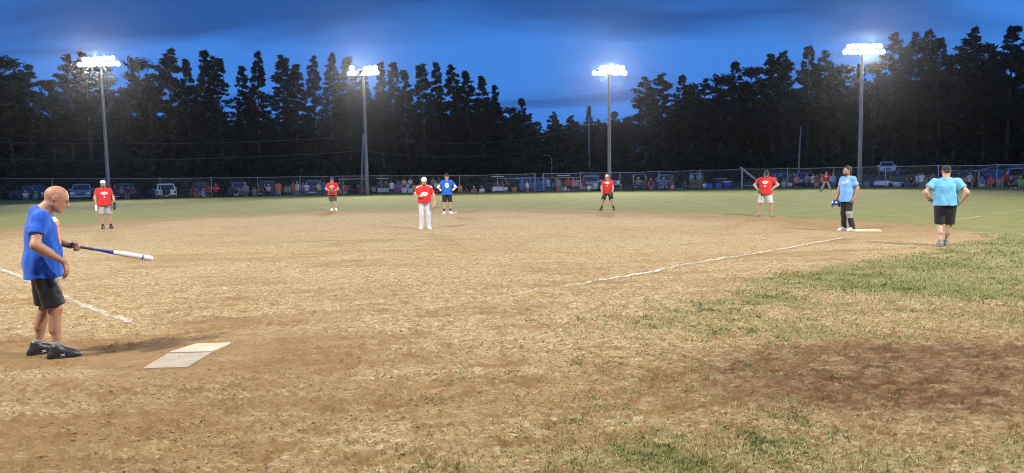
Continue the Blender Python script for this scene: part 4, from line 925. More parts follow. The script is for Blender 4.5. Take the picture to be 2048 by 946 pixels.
def glove(Mw, J, key, m, label, open_=.5, scale=1.0):
    """fielder's mitt on a hand: fat fingers, pocket, webbing"""
    W_, d, pn = J['hand'+key]; sd = 1 if key == 'l' else -1; lat = np.cross(d, pn)*(-sd); s = scale
    G = Field(); c = W_ + d*.06*s
    G.ell(W_ + d*.03*s, (.055*s, .055*s, .055*s), None, .03)
    for i in range(4):
        o_ = (i-1.5)*.036*s; a = W_ + d*.05*s - lat*o_*.8 - pn*.012; b = W_ + d*(.165-.010*abs(i-1))*s - lat*o_*1.35 + pn*.02*s; e = b + (d*.72 + pn*open_*1.2)*.075*s
        G.cone(a, b, .030*s, .026*s, .022).cone(b, e, .026*s, .020*s, .012)
    t0 = W_ + d*.04*s + lat*.05*s; t1 = t0 + (d*.8 + lat*.45 + pn*.45)*.09*s; t2 = t1 + (d*.9 + pn*.5)*.07*s
    G.cone(t0, t1, .032*s, .028*s, .025).cone(t1, t2, .028*s, .021*s, .012)
    G.ell(W_ + d*.10*s + pn*.07*s, (.05*s, .05*s, .05*s), None, .03, True)
    me = mesh_np('mitt', *G.mesh(.009), True); o = empty('baseball_glove', Mw @ Vector(W_)); inv = Mw.copy(); o.matrix_world = Mw; tag(o, label, 'glove')
    obj('mitt', me, m, o); Wb = Field(); q0 = W_ + d*.16*s + lat*.060*s + pn*.045*s
    Wb.cone(q0 - lat*.02, q0 + d*.05*s - lat*.03, .014, .012, .01).cone(q0 + lat*.02, q0 + d*.05*s + lat*.012, .014, .012, .01).cone(q0 + d*.03*s - lat*.03, q0 + d*.03*s + lat*.03, .010, .010, .01)
    obj('webbing', mesh_np('webbing', *Wb.mesh(.007), True), m, o); C = Field(); C.cone(W_ - d*.01 - lat*.01, W_ + d*.02, .042*s, .05*s, .02, True, True); obj('wrist_strap', mesh_np('wrist_strap', *C.mesh(.008), True), m, o)
    return o
# ------------------------------------------------------------------ players on the field
def gz(p): return Vector((p.x, p.y, zg(p.x, p.y) - .004))
RED = (.52, .024, .022)
red_arc = cloth('red_tee', RED, 'arc')
G_P = 'players standing on the field'
# --- batter
bp_ = at(104, 712); bp_ = gz(bp_)
fwd = lambda x, y, z: (y, -x, z)            # (ahead, to his left, up) -> local
bat_pose = dict(bw=1.02, belly=.35, hip=fwd(-.03, 0, .93), sho=fwd(-.015, 0, 1.425), head=fwd(.135, -.01, 1.585), hpitch=.46, hyaw=0, hroll=0,
    er=fwd(-.075, -.30, 1.155), wr=fwd(.155, -.30, .975), hdr=fwd(.25, .02, -1), pnr=fwd(-.9, .5, -.2), crr=.42,
    el=fwd(.05, .30, 1.17), wl=fwd(.225, .13, 1.095), hdl=fwd(.75, -.45, .04), pnl=fwd(-.30, -.75, -.6), cl=1.05,
    kr=fwd(.055, -.12, .50), ar=fwd(.045, -.14, .085), fr=fwd(1, -.18, 0), kl=fwd(-.02, .115, .50), al=fwd(-.125, .17, .085), fl=fwd(1, .10, 0), sleeve=.66, hem=.81, bhem=.94, loose=1.0, wk=1.25, sockh=.085, tyaw=0.0)
shorts_sh = cloth('black_sport_shorts', (.014, .014, .016), rough=.38, sheen=0)
o, J, Mw = person(bp_, R(90) - math.atan2(bp_.x, bp_.y), 1.80, bat_pose, dict(skin=SK2, shirt=cloth('royal_tee', (.009, .072, .38), 'badge'), bottoms=shorts_sh, shoe=mat('black_shoe', (.02, .02, .022), .4, .4, 30, bump=.3), sole=sole_d, sock=cloth('grey_sock', (.2, .2, .2))), 'bald person in royal blue tee and shiny black shorts holding a bat at home plate', .0095, None, 3)
# laces and white marks on his shoes, stubble
for k, sd in (('al', 1), ('ar', -1)):
    a = J[k]; d = nrm(J['f'+k[1]]); sdv = nrm(np.cross(d, V3(0, 0, 1))); lc = Field()
    for i in range(4): q = a + d*(.035+.022*i) + V3(0, 0, .012-.011*i); lc.cone(q - sdv*.022, q + sdv*.022, .006, .006, .004)
    obj('shoe_lace', mesh_np('shoe_lace', *lc.mesh(.004), True), mat('lace', (.03, .03, .03), .6, .2), o)
    lg = MB()
    for s_ in (1, -1):
        for u_ in (1, -1): c0 = a + d*.055 + s_*sdv*.0475 + V3(0, 0, -.045); lg.tube([Vector(c0 - d*.018 + V3(0, 0, .012*u_)), Vector(c0 + s_*sdv*.001), Vector(c0 + d*.018 + V3(0, 0, .012*u_))], .0035, 5)
    lg.build('shoe_mark', sole_w, o)
C = Field(); hd = J['head']; Mh = rot(J['hyaw'], J['hpitch'])*1.07; Wf = lambda *a: hd + Mh @ V3(*a)
C.ell(Wf(0, -.0705, -.0955), (.0265, .026, .024), Mh, .02); C.clip(Wf(0, 0, -.078), Mh @ V3(0, 0, 1)); C.wrinkle(.003, 120, 2); obj('goatee', mesh_np('goatee', *C.mesh(.006), True), mat('grey_stubble', (.38, .32, .28), .9, .3, 60), o)
# bat in the left hand
hw, hdv, hpn = J['handl']; grip = Mw @ Vector(hw + nrm(hdv)*.075 + nrm(hpn)*.018)
Yb = grip.y; e0 = Vector(grip); tip_px = (306, 517.5); dtip = ray(*tip_px); Yt = Yb + .42; tip = Vector((dtip.x*Yt/dtip.y, Yt, CH + dtip.z*Yt/dtip.y))
ax_ = (tip - e0).normalized(); e0 = e0 - ax_*.09; BL = (tip-e0).length
bo = empty('softball_bat', e0); tag(bo, 'blue and white softball bat held out level by the bald batter', 'bat'); Mb = ax_.to_track_quat('Z', 'Y').to_matrix().to_4x4(); bo.rotation_euler = Mb.to_euler()
grip_m = mat('bat_grip', (.03, .03, .06), .7, .3, 60); blue_m = mat('bat_blue', (.035, .04, .28), .3, .2, 20); bw_m = mat('bat_white', (.74, .69, .66), .35, .25, 30)
MB().lathe([(.0, 0), (.024, .002), (.026, .012), (.017, .024), (.014, .03), (.014, .24), (.0135, .242)], 16).build('handle', grip_m, bo, True)
MB().lathe([(.0136, .236), (.0142, .30), (.018, .38), (.0215, .43), (.021, .433)], 16).build('taper', blue_m, bo, True)
br_ = MB().lathe([(.0213, .428), (.0285, .53), (.0285, BL-.10), (.0283, BL-.03), (.024, BL-.006), (.012, BL)], 16).build('barrel', bw_m, bo, True)
MB().lathe([(.0291, BL-.115), (.0291, BL-.10)], 16).build('band', blue_m, br_, True)

def plr(px, py, head, height_m, pose, look, label, h=.014, seed=0): 
    p = gz(at(px, py)); return person(p, head - math.atan2(p.x, p.y), height_m, pose, look, label, h, None, seed)
blk_shoe = mat('black_shoe', (.02, .02, .022), .4, .4, 30); wht_shoe = mat('white_shoe', (.70, .69, .67), .5, .15, 30); gry_shoe = mat('grey_shoe', (.16, .15, .14), .5, .2, 30)
wcap = cloth('white_cap', (.72, .71, .70)); bcap = cloth('black_cap', (.018, .018, .02)); ncap = cloth('navy_cap', (.03, .04, .10))
grey_sh = cloth('grey_shorts', (.30, .30, .31))
# third base player
o, J, Mw = plr(212, 457.5, R(6), 1.80, dict(bw=1.13, belly=.45, er=(-.29, .02, 1.17), wr=(-.27, -.05, .92), el=(.29, .04, 1.16), wl=(.33, -.03, .94), kl=(.14, -.03, .50), al=(.17, .03, .085), kr=(-.10, -.04, .50), ar=(-.09, 0, .085), head=(-.01, -.02, 1.645), hyaw=-.1, loose=1.15, cl=.9),
    dict(skin=SK3, shirt=red_arc, bottoms=grey_sh, shoe=blk_shoe, sole=sole_w, sock=blk(), cap=wcap, beard=hair_b, hair=hair_b), 'bearded player in red tee, grey shorts and white cap standing near third base', .017, 11)
glove(Mw, J, 'l', leather_b, 'black glove on the hand of the bearded player near third base', .6, 1.15)
tw = empty('towel', Mw @ Vector((-.285, -.10, .66))); tag(tw, 'small white towel held by the bearded player near third base', 'towel'); tw.scale = (1.0,)*3
mb = MB(); n = 6
for i in range(n):
    z0, z1 = .02 + .20*i/n, .02 + .20*(i+1)/n; w0, w1 = .030+.006*math.sin(i*2), .030+.006*math.sin(i*2+2); mb.bbox(-w0, w1, -.012+.004*math.sin(i), .012+.004*math.sin(i), z0, z1+.002*(i % 2), .004)
mb.build('cloth', wht(), tw)
# pitcher
o, J, Mw = plr(850.5, 458, R(2), 1.74, dict(bw=1.10, belly=.5, er=(-.31, .04, 1.18), wr=(-.215, -.20, 1.09), hdr=(.8, -.35, -.05), pnr=(.3, .3, .9), crr=.75, el=(.30, .05, 1.18), wl=(.335, -.02, .95), hpitch=.42, head=(0, -.055, 1.62), bottom='trousers', kl=(.12, -.02, .5), kr=(-.115, -.03, .5), hem=.90, cl=.8, loose=1.05, sleeve=.8),
    dict(skin=SK3, shirt=cloth('red_jersey', RED, 'jersey'), bottoms=cloth('pale_grey_trousers', (.50, .51, .55)), shoe=wht_shoe, sole=sole_w, cap=wcap, brim=cloth('grey_cap', (.30, .27, .26)), beard=hair_br), 'pitcher in white trimmed red jersey and pale grey trousers holding a yellow ball', .017, 12)
glove(Mw, J, 'l', leather_t, 'tan glove hanging from the pitcher\'s hand', .55, 1.25)
w_, d_, pn_ = J['handr']; c_ = Mw @ Vector(w_ + d_*.085 + pn_*.05)
sf = Field(); sf.ell((0, 0, 0), (.049, .049, .049)); bl = empty('softball', c_); tag(bl, 'yellow softball held by the pitcher in front of his belly', 'ball'); obj('cover', mesh_np('cover', *sf.mesh(.009), True), mat('ball_yellow', (.72, .72, .22), .6, .08), bl)
MB().tube([(.0495*math.cos(a), .0495*math.sin(a)*math.cos(.6*math.sin(2*a)), .0495*math.sin(a)*math.sin(.6*math.sin(2*a))) for a in np.linspace(0, 6.283, 33)], .0022, 4, False).build('seam', mat('seam_red', (.5, .06, .05)), bl)
# shortstop
o, J, Mw = plr(666, 421.5, R(-6), 1.75, dict(bw=1.15, belly=.6, el=(.33, .0, 1.17), wl=(.10, -.235, 1.06), er=(-.33, .0, 1.17), wr=(-.10, -.24, 1.07), hdl=(-.9, -.3, -.1), hdr=(.9, -.3, -.1), pnl=(-.2, .9, -.3), pnr=(.2, .9, -.3), kl=(.12, -.05, .5), al=(.17, -.02, .085), kr=(-.07, .0, .5), ar=(-.06, .10, .085), hpitch=.25, hyaw=.15, loose=1.2, crr=.7, cl=.7, hem=.84),
    dict(skin=SK1, shirt=red_arc, bottoms=cloth('charcoal_shorts', (.075, .07, .07)), shoe=wht_shoe, sole=sole_w, cap=ncap, hair=hair_b, beard=None), 'player in red tee, charcoal shorts and navy cap with both hands at glove', .019, 13)
glove(Mw, J, 'l', leather_d, 'dark brown glove clasped at the waist of the player in charcoal shorts', .5, 1.05)
# runner at second base
o, J, Mw = plr(895, 428, R(3), 1.84, dict(bw=1.08, belly=.25, el=(.385, .06, 1.19), er=(-.385, .06, 1.19), wl=(.215, -.06, 1.00), wr=(-.215, -.06, 1.00), hdl=(-.75, -.3, -.55), hdr=(.75, -.3, -.55), pnl=(-.6, .2, .5), pnr=(.6, .2, .5), sleeve=.62, kl=(.12, -.02, .5), al=(.14, .03, .085), kr=(-.12, -.02, .5), ar=(-.14, .03, .085), sockh=.17, loose=1.15, hem=.85),
    dict(skin=SK1, shirt=cloth('royal_crest_tee', (.010, .11, .48), 'crest'), bottoms=blk(), shoe=wht_shoe, sole=sole_w, sock=blk(), cap=bcap, hair=hair_br), 'player in blue crest tee over white sleeves, hands on hips, at second base', .017, 14)
# white undershirt sleeves and black batting gloves of the runner
for a, b_, c_ in ((J['SL'], J['el'], J['wl']), (J['SR'], J['er'], J['wr'])):
    f_ = Field(); f_.cone(a + (b_-a)*.5, b_, .058, .053, .02).cone(b_, b_ + (c_-b_)*.80, .053, .040, .02, False, True).wrinkle(.004, 26, 4); obj('undershirt_sleeve', mesh_np('undershirt_sleeve', *f_.mesh(.012), True), wht(), o)
for key in 'lr':
    w_, d_, pn_ = J['hand'+key]; f_ = Field(); hand(f_, w_, d_, pn_, -1 if key == 'l' else 1, .4, s=1.04, fat=1.25); f_.cone(w_ - d_*.03, w_ + d_*.01, .033, .032, .01); obj('batting_glove', mesh_np('batting_glove', *f_.mesh(.008), True), leather_b, o)
# second base player
o, J, Mw = plr(1215, 421, R(-3), 1.76, dict(bw=1.08, belly=.3, hip=(0, .06, .88), sho=(0, -.05, 1.375), head=(-.01, -.13, 1.565), hpitch=.1, el=(.27, -.08, 1.10), er=(-.27, -.08, 1.10), wl=(.23, -.20, .86), wr=(-.24, -.19, .87), kl=(.20, -.12, .49), kr=(-.20, -.12, .49), al=(.29, .03, .085), ar=(-.29, .03, .085), fl=(.4, -1, 0), fr=(-.4, -1, 0), hem=.80, sockh=.17, loose=1.15, cl=.8),
    dict(skin=SK3, shirt=red_arc, bottoms=blk(), shoe=blk_shoe, sole=sole_w, sock=blk(), cap=cloth('pale_red_cap', (.60, .38, .34)), hair=hair_br), 'player in red tee and black shorts crouching slightly with feet apart', .019, 15)
glove(Mw, J, 'l', leather_b, 'black glove held low by the crouching player in black shorts', .5, 1.15)
# first base player
o, J, Mw = plr(1531, 432.5, R(-8), 1.77, dict(bw=1.18, belly=.55, el=(.43, .07, 1.21), wl=(.225, -.05, 1.02), er=(-.43, .06, 1.20), wr=(-.25, -.10, 1.00), hdl=(-.7, -.2, -.6), pnl=(-.6, .2, .5), hdr=(.75, -.25, -.4), pnr=(.3, .85, -.3), kl=(.18, -.01, .5), al=(.24, .03, .085), kr=(-.19, -.01, .5), ar=(-.25, .03, .085), hpitch=.5, head=(.03, -.08, 1.615), hroll=.12, loose=1.2, hem=.86, bhem=.98, sockh=.05),
    dict(skin=SK3, shirt=red_arc, bottoms=cloth('pale_grey_shorts', (.46, .45, .43), 'mark'), shoe=gry_shoe, sole=sole_d, cap=bcap, beard=hair_br, hair=hair_br), 'stocky player in red tee and pale grey shorts with hands on hips', .017, 16)
glove(Mw, J, 'r', leather_d, 'brown glove on the hip of the stocky player in pale shorts', .5, 1.1)
# runner at first base
o, J, Mw = plr(1693, 461.5, R(-42), 1.84, dict(bw=1.03, belly=.18, el=(.27, .08, 1.17), wl=(.265, -.03, .92), er=(-.265, .0, 1.17), wr=(-.25, -.09, .93), hyaw=-.28, hpitch=0, bottom='trousers', kl=(.13, -.06, .50), al=(.15, .06, .085), kr=(-.09, -.02, .5), ar=(-.10, .02, .085), fl=(.1, -1, 0), fr=(-.1, -1, 0), loose=1.05, hem=.80, hair=1.3, sleeve=.7),
    dict(skin=SK2, shirt=cloth('sky_tee', (.15, .34, .68), 'script'), bottoms=cloth('dark_trousers', (.02, .02, .024), 'knee'), shoe=wht_shoe, sole=sole_w, hair=hair_b, beard=hair_b), 'dark haired bearded runner in light blue tee and dusty black trousers at first base', .014, 17)
w_, d_, pn_ = J['handr']; c_ = Mw @ Vector(w_ + d_*.19)
hm = empty('batting_helmet', c_, R(-20)); tag(hm, 'glossy blue batting helmet hanging from the runner\'s hand at first base', 'helmet'); hb = mat('helmet_blue', (.012, .05, .26), .18, .15, 6)
f_ = Field(); f_.ell((0, 0, 0), (.105, .125, .115), None, .01).ell((.09, .02, -.08), (.03, .06, .06), None, .03).ell((-.09, .02, -.08), (.03, .06, .06), None, .03); f_.clip((0, 0, -.09), (0, .3, -1)); f_.ell((0, 0, -.03), (.09, .11, .10), None, .005, True); hs_ = obj('shell', mesh_np('shell', *f_.mesh(.008), True), hb, hm)
f_ = Field(); f_.ell((0, -.145, -.01), (.075, .06, .018), None, .01); f_.clip((0, -.10, 0), (0, 1, 0)); obj('bill', mesh_np('bill', *f_.mesh(.007), True), hb, hm)
MB().bbox(-.03, .03, -.127, -.12, .02, .06, .003).build('front_logo', sole_w, hm)
# coach walking away along the first base side
o, J, Mw = plr(1888, 491.5, R(180+6), 1.80, dict(bw=1.20, belly=.55, sw=.185, el=(.40, .10, 1.20), wl=(.30, .0, 1.00), er=(-.39, .10, 1.19), wr=(-.285, .02, .965), hdl=(-.6, -.45, -.25), hdr=(.6, -.5, -.3), pnl=(-.7, .5, .2), pnr=(.7, .5, .2), kl=(.10, .0, .50), al=(.085, .15, .10), kr=(-.09, -.05, .5), ar=(-.045, -.10, .085), fl=(.15, -1, -.12), fr=(-.1, -1, 0), loose=1.1, hem=.90, bhem=1.02, sockh=.03, hpitch=.1),
    dict(skin=SK1, shirt=cloth('cyan_tee', (.13, .38, .58)), bottoms=blk(), shoe=gry_shoe, sole=sole_w, cap=bcap, hair=hair_br), 'heavyset coach in light cyan tee and black shorts walking away, hands on hips', .014, 18)
f_ = Field(); q = J['wl']; e_ = J['el']; dd = nrm(q-e_); f_.cone(q - dd*.045, q - dd*.02, .036, .035, .01, True, True); obj('wristband', mesh_np('wristband', *f_.mesh(.008), True), leather_b, o)
# right fielder
o, J, Mw = plr(1652, 382, R(-4), 1.60, dict(bw=1.05, belly=.3, hip=(0, .02, .88), sho=(0, -.01, 1.38), head=(0, -.03, 1.585), el=(.29, .02, 1.11), er=(-.29, .02, 1.11), wl=(.33, -.05, .88), wr=(-.33, -.05, .88), bottom='trousers', kl=(.22, -.02, .49), al=(.40, .03, .085), kr=(-.22, -.02, .49), ar=(-.40, .03, .085), hem=.84, longs=False, sleeve=.8),
    dict(skin=SK1, shirt=cloth('dark_red_tee', (.40, .02, .03), 'arc'), bottoms=cloth('grey_trousers', (.36, .37, .38)), shoe=blk_shoe, sole=sole_d, hair=hair_br), 'outfielder in dark red tee and grey trousers with legs wide before the fence', .022, 19)
glove(Mw, J, 'l', leather_b, 'black glove on the hand of the outfielder before the fence', .5, 1.0)
# ------------------------------------------------------------------ behind the fence: vehicles
glass_m = mat('car_glass', (.015, .02, .028), .08, .2, 3, spec=.8); tyre_m = mat('tyre', (.018, .018, .018), .85, .3, 30); rim_m = mat('wheel_rim', (.40, .41, .42), .35, .15, 9, metal=.7)
trim_m = mat('black_trim', (.022, .022, .024), .6, .2, 9); chrome = mat('chrome', (.60, .60, .62), .2, .08, 5, metal=.9); head_m = mat('headlamp', (.72, .74, .78), .12, .1, 9, spec=.8); tail_m = mat('tail_lamp', (.30, .012, .012), .25, .2, 9); plate_w = mat('number_plate', (.55, .56, .58), .5, .2, 60)
PAINT = {}
def paint(nm, c, metal=.2):
    m = mat('paint_'+nm, c, .28, .08, 3, metal=metal, spec=.6); m.node_tree.nodes['Principled BSDF'].inputs['Coat Weight'].default_value = .4; return m
def shell(poly, w, c=.06, top=1.0, ztop=None, zbase=0):
    """side profile (y,z) extruded across x, edges rounded, optionally narrower towards the top"""
    cy = sum(p[0] for p in poly)/len(poly); cz = sum(p[1] for p in poly)/len(poly); n = len(poly); mb = MB(); V = []
    for s, k, ww in ((-1, 1, w/2), (-1, 0, w/2-c), (1, 0, w/2-c), (1, 1, w/2)):
        for y, z in poly:
            f = 1.0 if ztop is None else 1 - (1-top)*max(0, min(1, (z-zbase)/(ztop-zbase)))
            dy, dz = cy-y, cz-z; L = math.hypot(dy, dz) + 1e-6; q = c*.8/L*k
            V.append((s*ww*f, y + dy*q, z + dz*q))
    Fs = [tuple(range(n)), tuple(range(4*n-1, 3*n-1, -1))] + [(r*n+i, (r+1)*n+i, (r+1)*n+(i+1) % n, r*n+(i+1) % n) for r in range(3) for i in range(n)]
    return mb.add(V, Fs)
MESH = {}
def shared(key, fn):
    if key not in MESH: MESH[key] = fn()
    return MESH[key]
def fix(me):
    import bmesh
    b = bmesh.new(); b.from_mesh(me); bmesh.ops.recalc_face_normals(b, faces=b.faces[:]); b.to_mesh(me); b.free(); return me
def wheel(o, x, y, r, w, m=None):
    tm = shared(('tyre', r, w), lambda: fix(MB().lathe([(r*.62, -w/2), (r*.94, -w/2), (r, -w*.36), (r, w*.36), (r*.94, w/2), (r*.62, w/2)], 20, Matrix.Rotation(R(90), 4, 'Y')).mesh('wheel', True)))
    rm = shared(('rim', r, w), lambda: fix(MB().lathe([(r*.2, -w*.30), (r*.60, -w*.42), (r*.63, -w*.2), (r*.63, w*.2), (r*.60, w*.42), (r*.2, w*.30)], 14, Matrix.Rotation(R(90), 4, 'Y')).mesh('rim', True)))
    t = obj('wheel', tm, tyre_m, o, (x, y, r)); obj('rim', rm, rim_m, t); return t
def quad_pane(o, key, pts, th, m=glass_m, name='window'):
    def mk():
        a = [Vector(p) for p in pts]; n = (a[1]-a[0]).cross(a[2]-a[0]).normalized(); mb = MB(); k = len(a)
        mb.add([p + n*th for p in a] + [p - n*th for p in a], [tuple(range(k)), tuple(range(2*k-1, k-1, -1))] + [(i, k+i, k+(i+1) % k, (i+1) % k) for i in range(k)]); return fix(mb.mesh(name))
    return obj(name, shared(key, mk), m, o)
def boxp(o, key, dims, m, name, bev=.02): return obj(name, shared(key, lambda: fix(MB().bbox(*dims, bev).mesh(name))), m, o)
def vehicle(kind, loc, heading, pm, label, name, gate_open=False, spare=False, lift=0.0):
    o = empty(name, loc, heading); tag(o, label, 'vehicle', None); K = kind
    if kind in ('suv', 'pickup'):
        L, W_, r = (4.6, 1.86, .36) if kind == 'suv' else (5.5, 1.95, .40); belt = 1.10 if kind == 'suv' else 1.18; roof = 1.78 if kind == 'suv' else 1.86; h0 = .42; f = -L/2; b = L/2
        if kind == 'suv':
            prof = [(f, h0+.05), (f-.02, .75), (f+.10, .98), (f+1.15, belt), (b-.04, belt), (b, .9), (b-.02, h0+.02), (b-.3, h0-.06), (f+.3, h0-.06)]
            gh = [(f+1.05, belt-.04), (f+1.75, roof-.06), (f+2.0, roof), (b-.45, roof), (b-.28, roof-.05), (b-.03, belt-.04)]
        else:
            prof = [(f, h0+.1), (f-.02, .85), (f+.08, 1.08), (f+1.35, belt), (f+3.35, belt), (f+3.35, h0), (f+.3, h0)]
            gh = [(f+1.3, belt-.04), (f+1.95, roof-.05), (f+2.15, roof), (f+3.15, roof), (f+3.28, roof-.06), (f+3.34, belt-.04)]
        bd = obj('body', shared((K, 'body'), lambda: fix(shell(prof, W_, .07).mesh('body', False))), pm, o)
        cab = obj('cab', shared((K, 'cab'), lambda: fix(shell(gh, W_-.05, .06, .80, roof, belt).mesh('cab'))), pm, o)
        t = lambda z: (W_/2-.025)*(1-.20*max(0, min(1, (z-belt)/(roof-belt))))
        z0, z1 = belt+.06, roof-.13; ws = [(f+1.3 if kind == 'suv' else f+1.48), (f+1.68 if kind == 'suv' else f+1.88)]
        def yat(prof_a, prof_b, z): return prof_a[0] + (prof_b[0]-prof_a[0])*(z-prof_a[1])/(prof_b[1]-prof_a[1])
        y0, y1 = yat(gh[0], gh[1], z0)-.012, yat(gh[0], gh[1], z1)-.012
        quad_pane(o, (K, 'wsh'), [(-t(z0)+.12, y0, z0), (t(z0)-.12, y0, z0), (t(z1)-.09, y1, z1), (-t(z1)+.09, y1, z1)], .012, name='windscreen')
        yr0, yr1 = yat(gh[-1], gh[-2], z0)+.012, yat(gh[-1], gh[-2], z1)+.012
        quad_pane(o, (K, 'rw'), [(-t(z0)+.16, yr0, z0+.04), (t(z0)-.16, yr0, z0+.04), (t(z1)-.12, yr1, z1), (-t(z1)+.12, yr1, z1)], .012, name='rear_window')
        ys = [(f+1.62, f+2.45), (f+2.55, f+3.35), (f+3.45, b-.42)] if kind == 'suv' else [(f+1.85, f+2.55), (f+2.62, f+3.2)]
        for s in (1, -1):
            for i, (ya, yb) in enumerate(ys):
                sl = .42 if i == 0 else .04
                quad_pane(o, (K, 'sw', i, s), [(s*(t(z0)+.012), ya, z0), (s*(t(z0)+.012), yb, z0), (s*(t(z1)+.012), yb-.04, z1), (s*(t(z1)+.012), ya+sl, z1)], .008, name='side_window')
            boxp(o, (K, 'mir', s), (s*W_/2-.02+(.02 if s > 0 else -.20), s*W_/2+(.20 if s > 0 else .02), f+1.62, f+1.74, belt+.02, belt+.22), pm, 'mirror', .03)
            boxp(o, (K, 'hl', s), (s*(W_/2-.30)-.20, s*(W_/2-.30)+.20, f-.045, f+.05, .80, .98) if kind == 'suv' else (s*(W_/2-.24)-.17, s*(W_/2-.24)+.17, f-.045, f+.05, .82, 1.04), head_m, 'headlight', .03)
            if kind == 'suv': boxp(o, (K, 'tl', s), (s*(W_/2-.14)-.09, s*(W_/2-.14)+.09, b-.06, b+.025, .80, 1.08), tail_m, 'tail_light', .02)
            else: boxp(o, (K, 'tl', s), (s*(W_/2-.075)-.06, s*(W_/2-.075)+.06, b-.05, b+.02, .78, 1.12), tail_m, 'tail_light', .015)
        boxp(o, (K, 'gr'), (-W_/2+.52, W_/2-.52, f-.04, f+.04, .74, 1.0), trim_m, 'grille', .02); boxp(o, (K, 'grb'), (-W_/2+.50, W_/2-.50, f-.055, f-.03, .85, .90), chrome, 'grille_bar', .008)
        boxp(o, (K, 'fb'), (-W_/2+.02, W_/2-.02, f-.12, f+.12, .46, .68), chrome if kind == 'pickup' else trim_m, 'front_bumper', .05); boxp(o, (K, 'rb'), (-W_/2+.04, W_/2-.04, b-.08, b+.13, .46, .66), chrome if kind == 'pickup' else trim_m, 'rear_bumper', .04)
        boxp(o, (K, 'np'), (-.16, .16, b+.13, b+.145, .50, .64), plate_w, 'number_plate', .004)
        if kind == 'pickup':
            bed = MB(); y0b = f+3.38
            for s in (1, -1): bed.bbox(s*W_/2 - (.12 if s > 0 else 0), s*W_/2 + (.12 if s < 0 else 0), y0b, b-.02, h0, belt, .03)
            bed.bbox(-W_/2+.125, W_/2-.125, y0b, b-.08, .60, .72, .01); bed.bbox(-W_/2+.125, W_/2-.125, y0b, y0b+.06, .725, belt-.01, .01)
            obj('bed', shared((K, 'bed'), lambda: fix(bed.mesh('bed'))), pm, o)
            if gate_open: boxp(o, (K, 'tgo'), (-W_/2+.13, W_/2-.13, b-.02, b+.48, .66, .72), pm, 'tailgate', .02)
            else:
                tg = boxp(o, (K, 'tg'), (-W_/2+.13, W_/2-.13, b-.07, b-.005, .69, belt-.01), pm, 'tailgate', .02); boxp(tg, (K, 'tgh'), (-.12, .12, b-.006, b+.012, .98, 1.05), trim_m, 'handle', .005)
        elif spare: 
            w_ = wheel(o, 0, b+.16, .36, .22); w_.location.z = .98; w_.rotation_euler.z = R(90)
        for x in (-1, 1):
            for y in (f+.92, b-(.95 if kind == 'suv' else 1.05)):
                wheel(o, x*(W_/2-.11), y, r, .25)
                obj('wheel_arch', shared((K, 'arch'), lambda: fix(MB().lathe([(r*1.18, -.03), (r*1.2, .0), (r*1.18, .03)], 20, Matrix.Rotation(R(90), 4, 'Y')).mesh('wheel_arch'))), trim_m, o, (x*(W_/2-.022), y, r+.03))
    elif kind in ('golf_cart', 'utv'):
        u = kind == 'utv'; W_ = 1.5 if u else 1.2; r = .33 if u else .23; L = 2.8 if u else 2.4; f = -L/2; b = L/2; rz = 1.9 if u else 1.88
        prof = [(f, .38), (f-.02, .62), (f+.25, .84), (f+.62, .90), (f+.66, .42), (b-1.05, .42), (b-1.0, .74), (b-.05, .76), (b, .40), (b-.2, .30), (f+.2, .28)]
        obj('body', shared((K, 'body'), lambda: fix(shell(prof, W_, .06).mesh('body'))), pm, o)
        sc = mat('cart_seat', (.10, .09, .08), .7, .2, 9)
        boxp(o, (K, 'seat'), (-W_/2+.10, W_/2-.10, b-1.02, b-.50, .76, .90), sc, 'seat', .05); boxp(o, (K, 'back'), (-W_/2+.10, W_/2-.10, b-.56, b-.46, .92, 1.28), sc, 'backrest', .04)
        fr = MB()
        for s in (1, -1):
            x = s*(W_/2-.07); fr.tube([(x, f+.45, .86), (x*.92, f+.78, rz-.04), (x*.92, b-.35, rz-.04), (x, b-.18, .74)], .035 if u else .022, 7)
            if u: fr.tube([(x*.92, f+.78+.75, rz-.04), (x, b-1.0, .80)], .03, 7)
        if u:
            for y in (f+.78, b-.35): fr.tube([(-W_/2+.12, y, rz-.04), (W_/2-.12, y, rz-.04)], .035, 7)
        obj('roll_cage' if u else 'roof_frame', shared((K, 'cage'), lambda: fr.mesh('frame', True)), chrome if u else trim_m, o)
        if not u: boxp(o, (K, 'roof'), (-W_/2-.02, W_/2+.02, f+.55, b-.12, rz-.02, rz+.06), mat('cart_roof', (.62, .61, .58), .6, .08, 4), 'roof', .03); quad_pane(o, (K, 'ws'), [(-W_/2+.10, f+.50, .93), (W_/2-.10, f+.50, .93), (W_/2-.13, f+.73, rz-.15), (-W_/2+.13, f+.73, rz-.15)], .004, glass_m if False else mat('clear_screen', (.10, .11, .12), .1, .1), 'windscreen') if False else None
        obj('steering_wheel', shared((K, 'st'), lambda: MB().tube([(-.27+.16*math.cos(a), f+.72-.06*math.sin(a), 1.02+.14*math.sin(a)) for a in np.linspace(0, 6.283, 17)], .016, 6, False).mesh('steering_wheel', True)), trim_m, o)
        for s in (1, -1): boxp(o, (K, 'hl', s), (s*(W_/2-.22)-.09, s*(W_/2-.22)+.09, f-.03, f+.06, .58, .68), head_m, 'headlight', .02)
        boxp(o, (K, 'bump'), (-W_/2+.08, W_/2-.08, f-.09, f-.02, .32, .46), trim_m, 'front_bumper', .02)
        for x in (-1, 1):
            for y in (f+.42, b-.42): wheel(o, x*(W_/2-.06), y, r, .24 if u else .18)
    return o
LOT = -0.38
def fy(px): p = ray(px, 385); return float(np.interp(px, [q[0] for q in FENCE_PX], [q.y for q in FENCE]))
def spot(px, d, z=LOT): return atd(px, fy(px) + d, z)
def face(p, rel): return R(rel) - math.atan2(p.x, p.y)
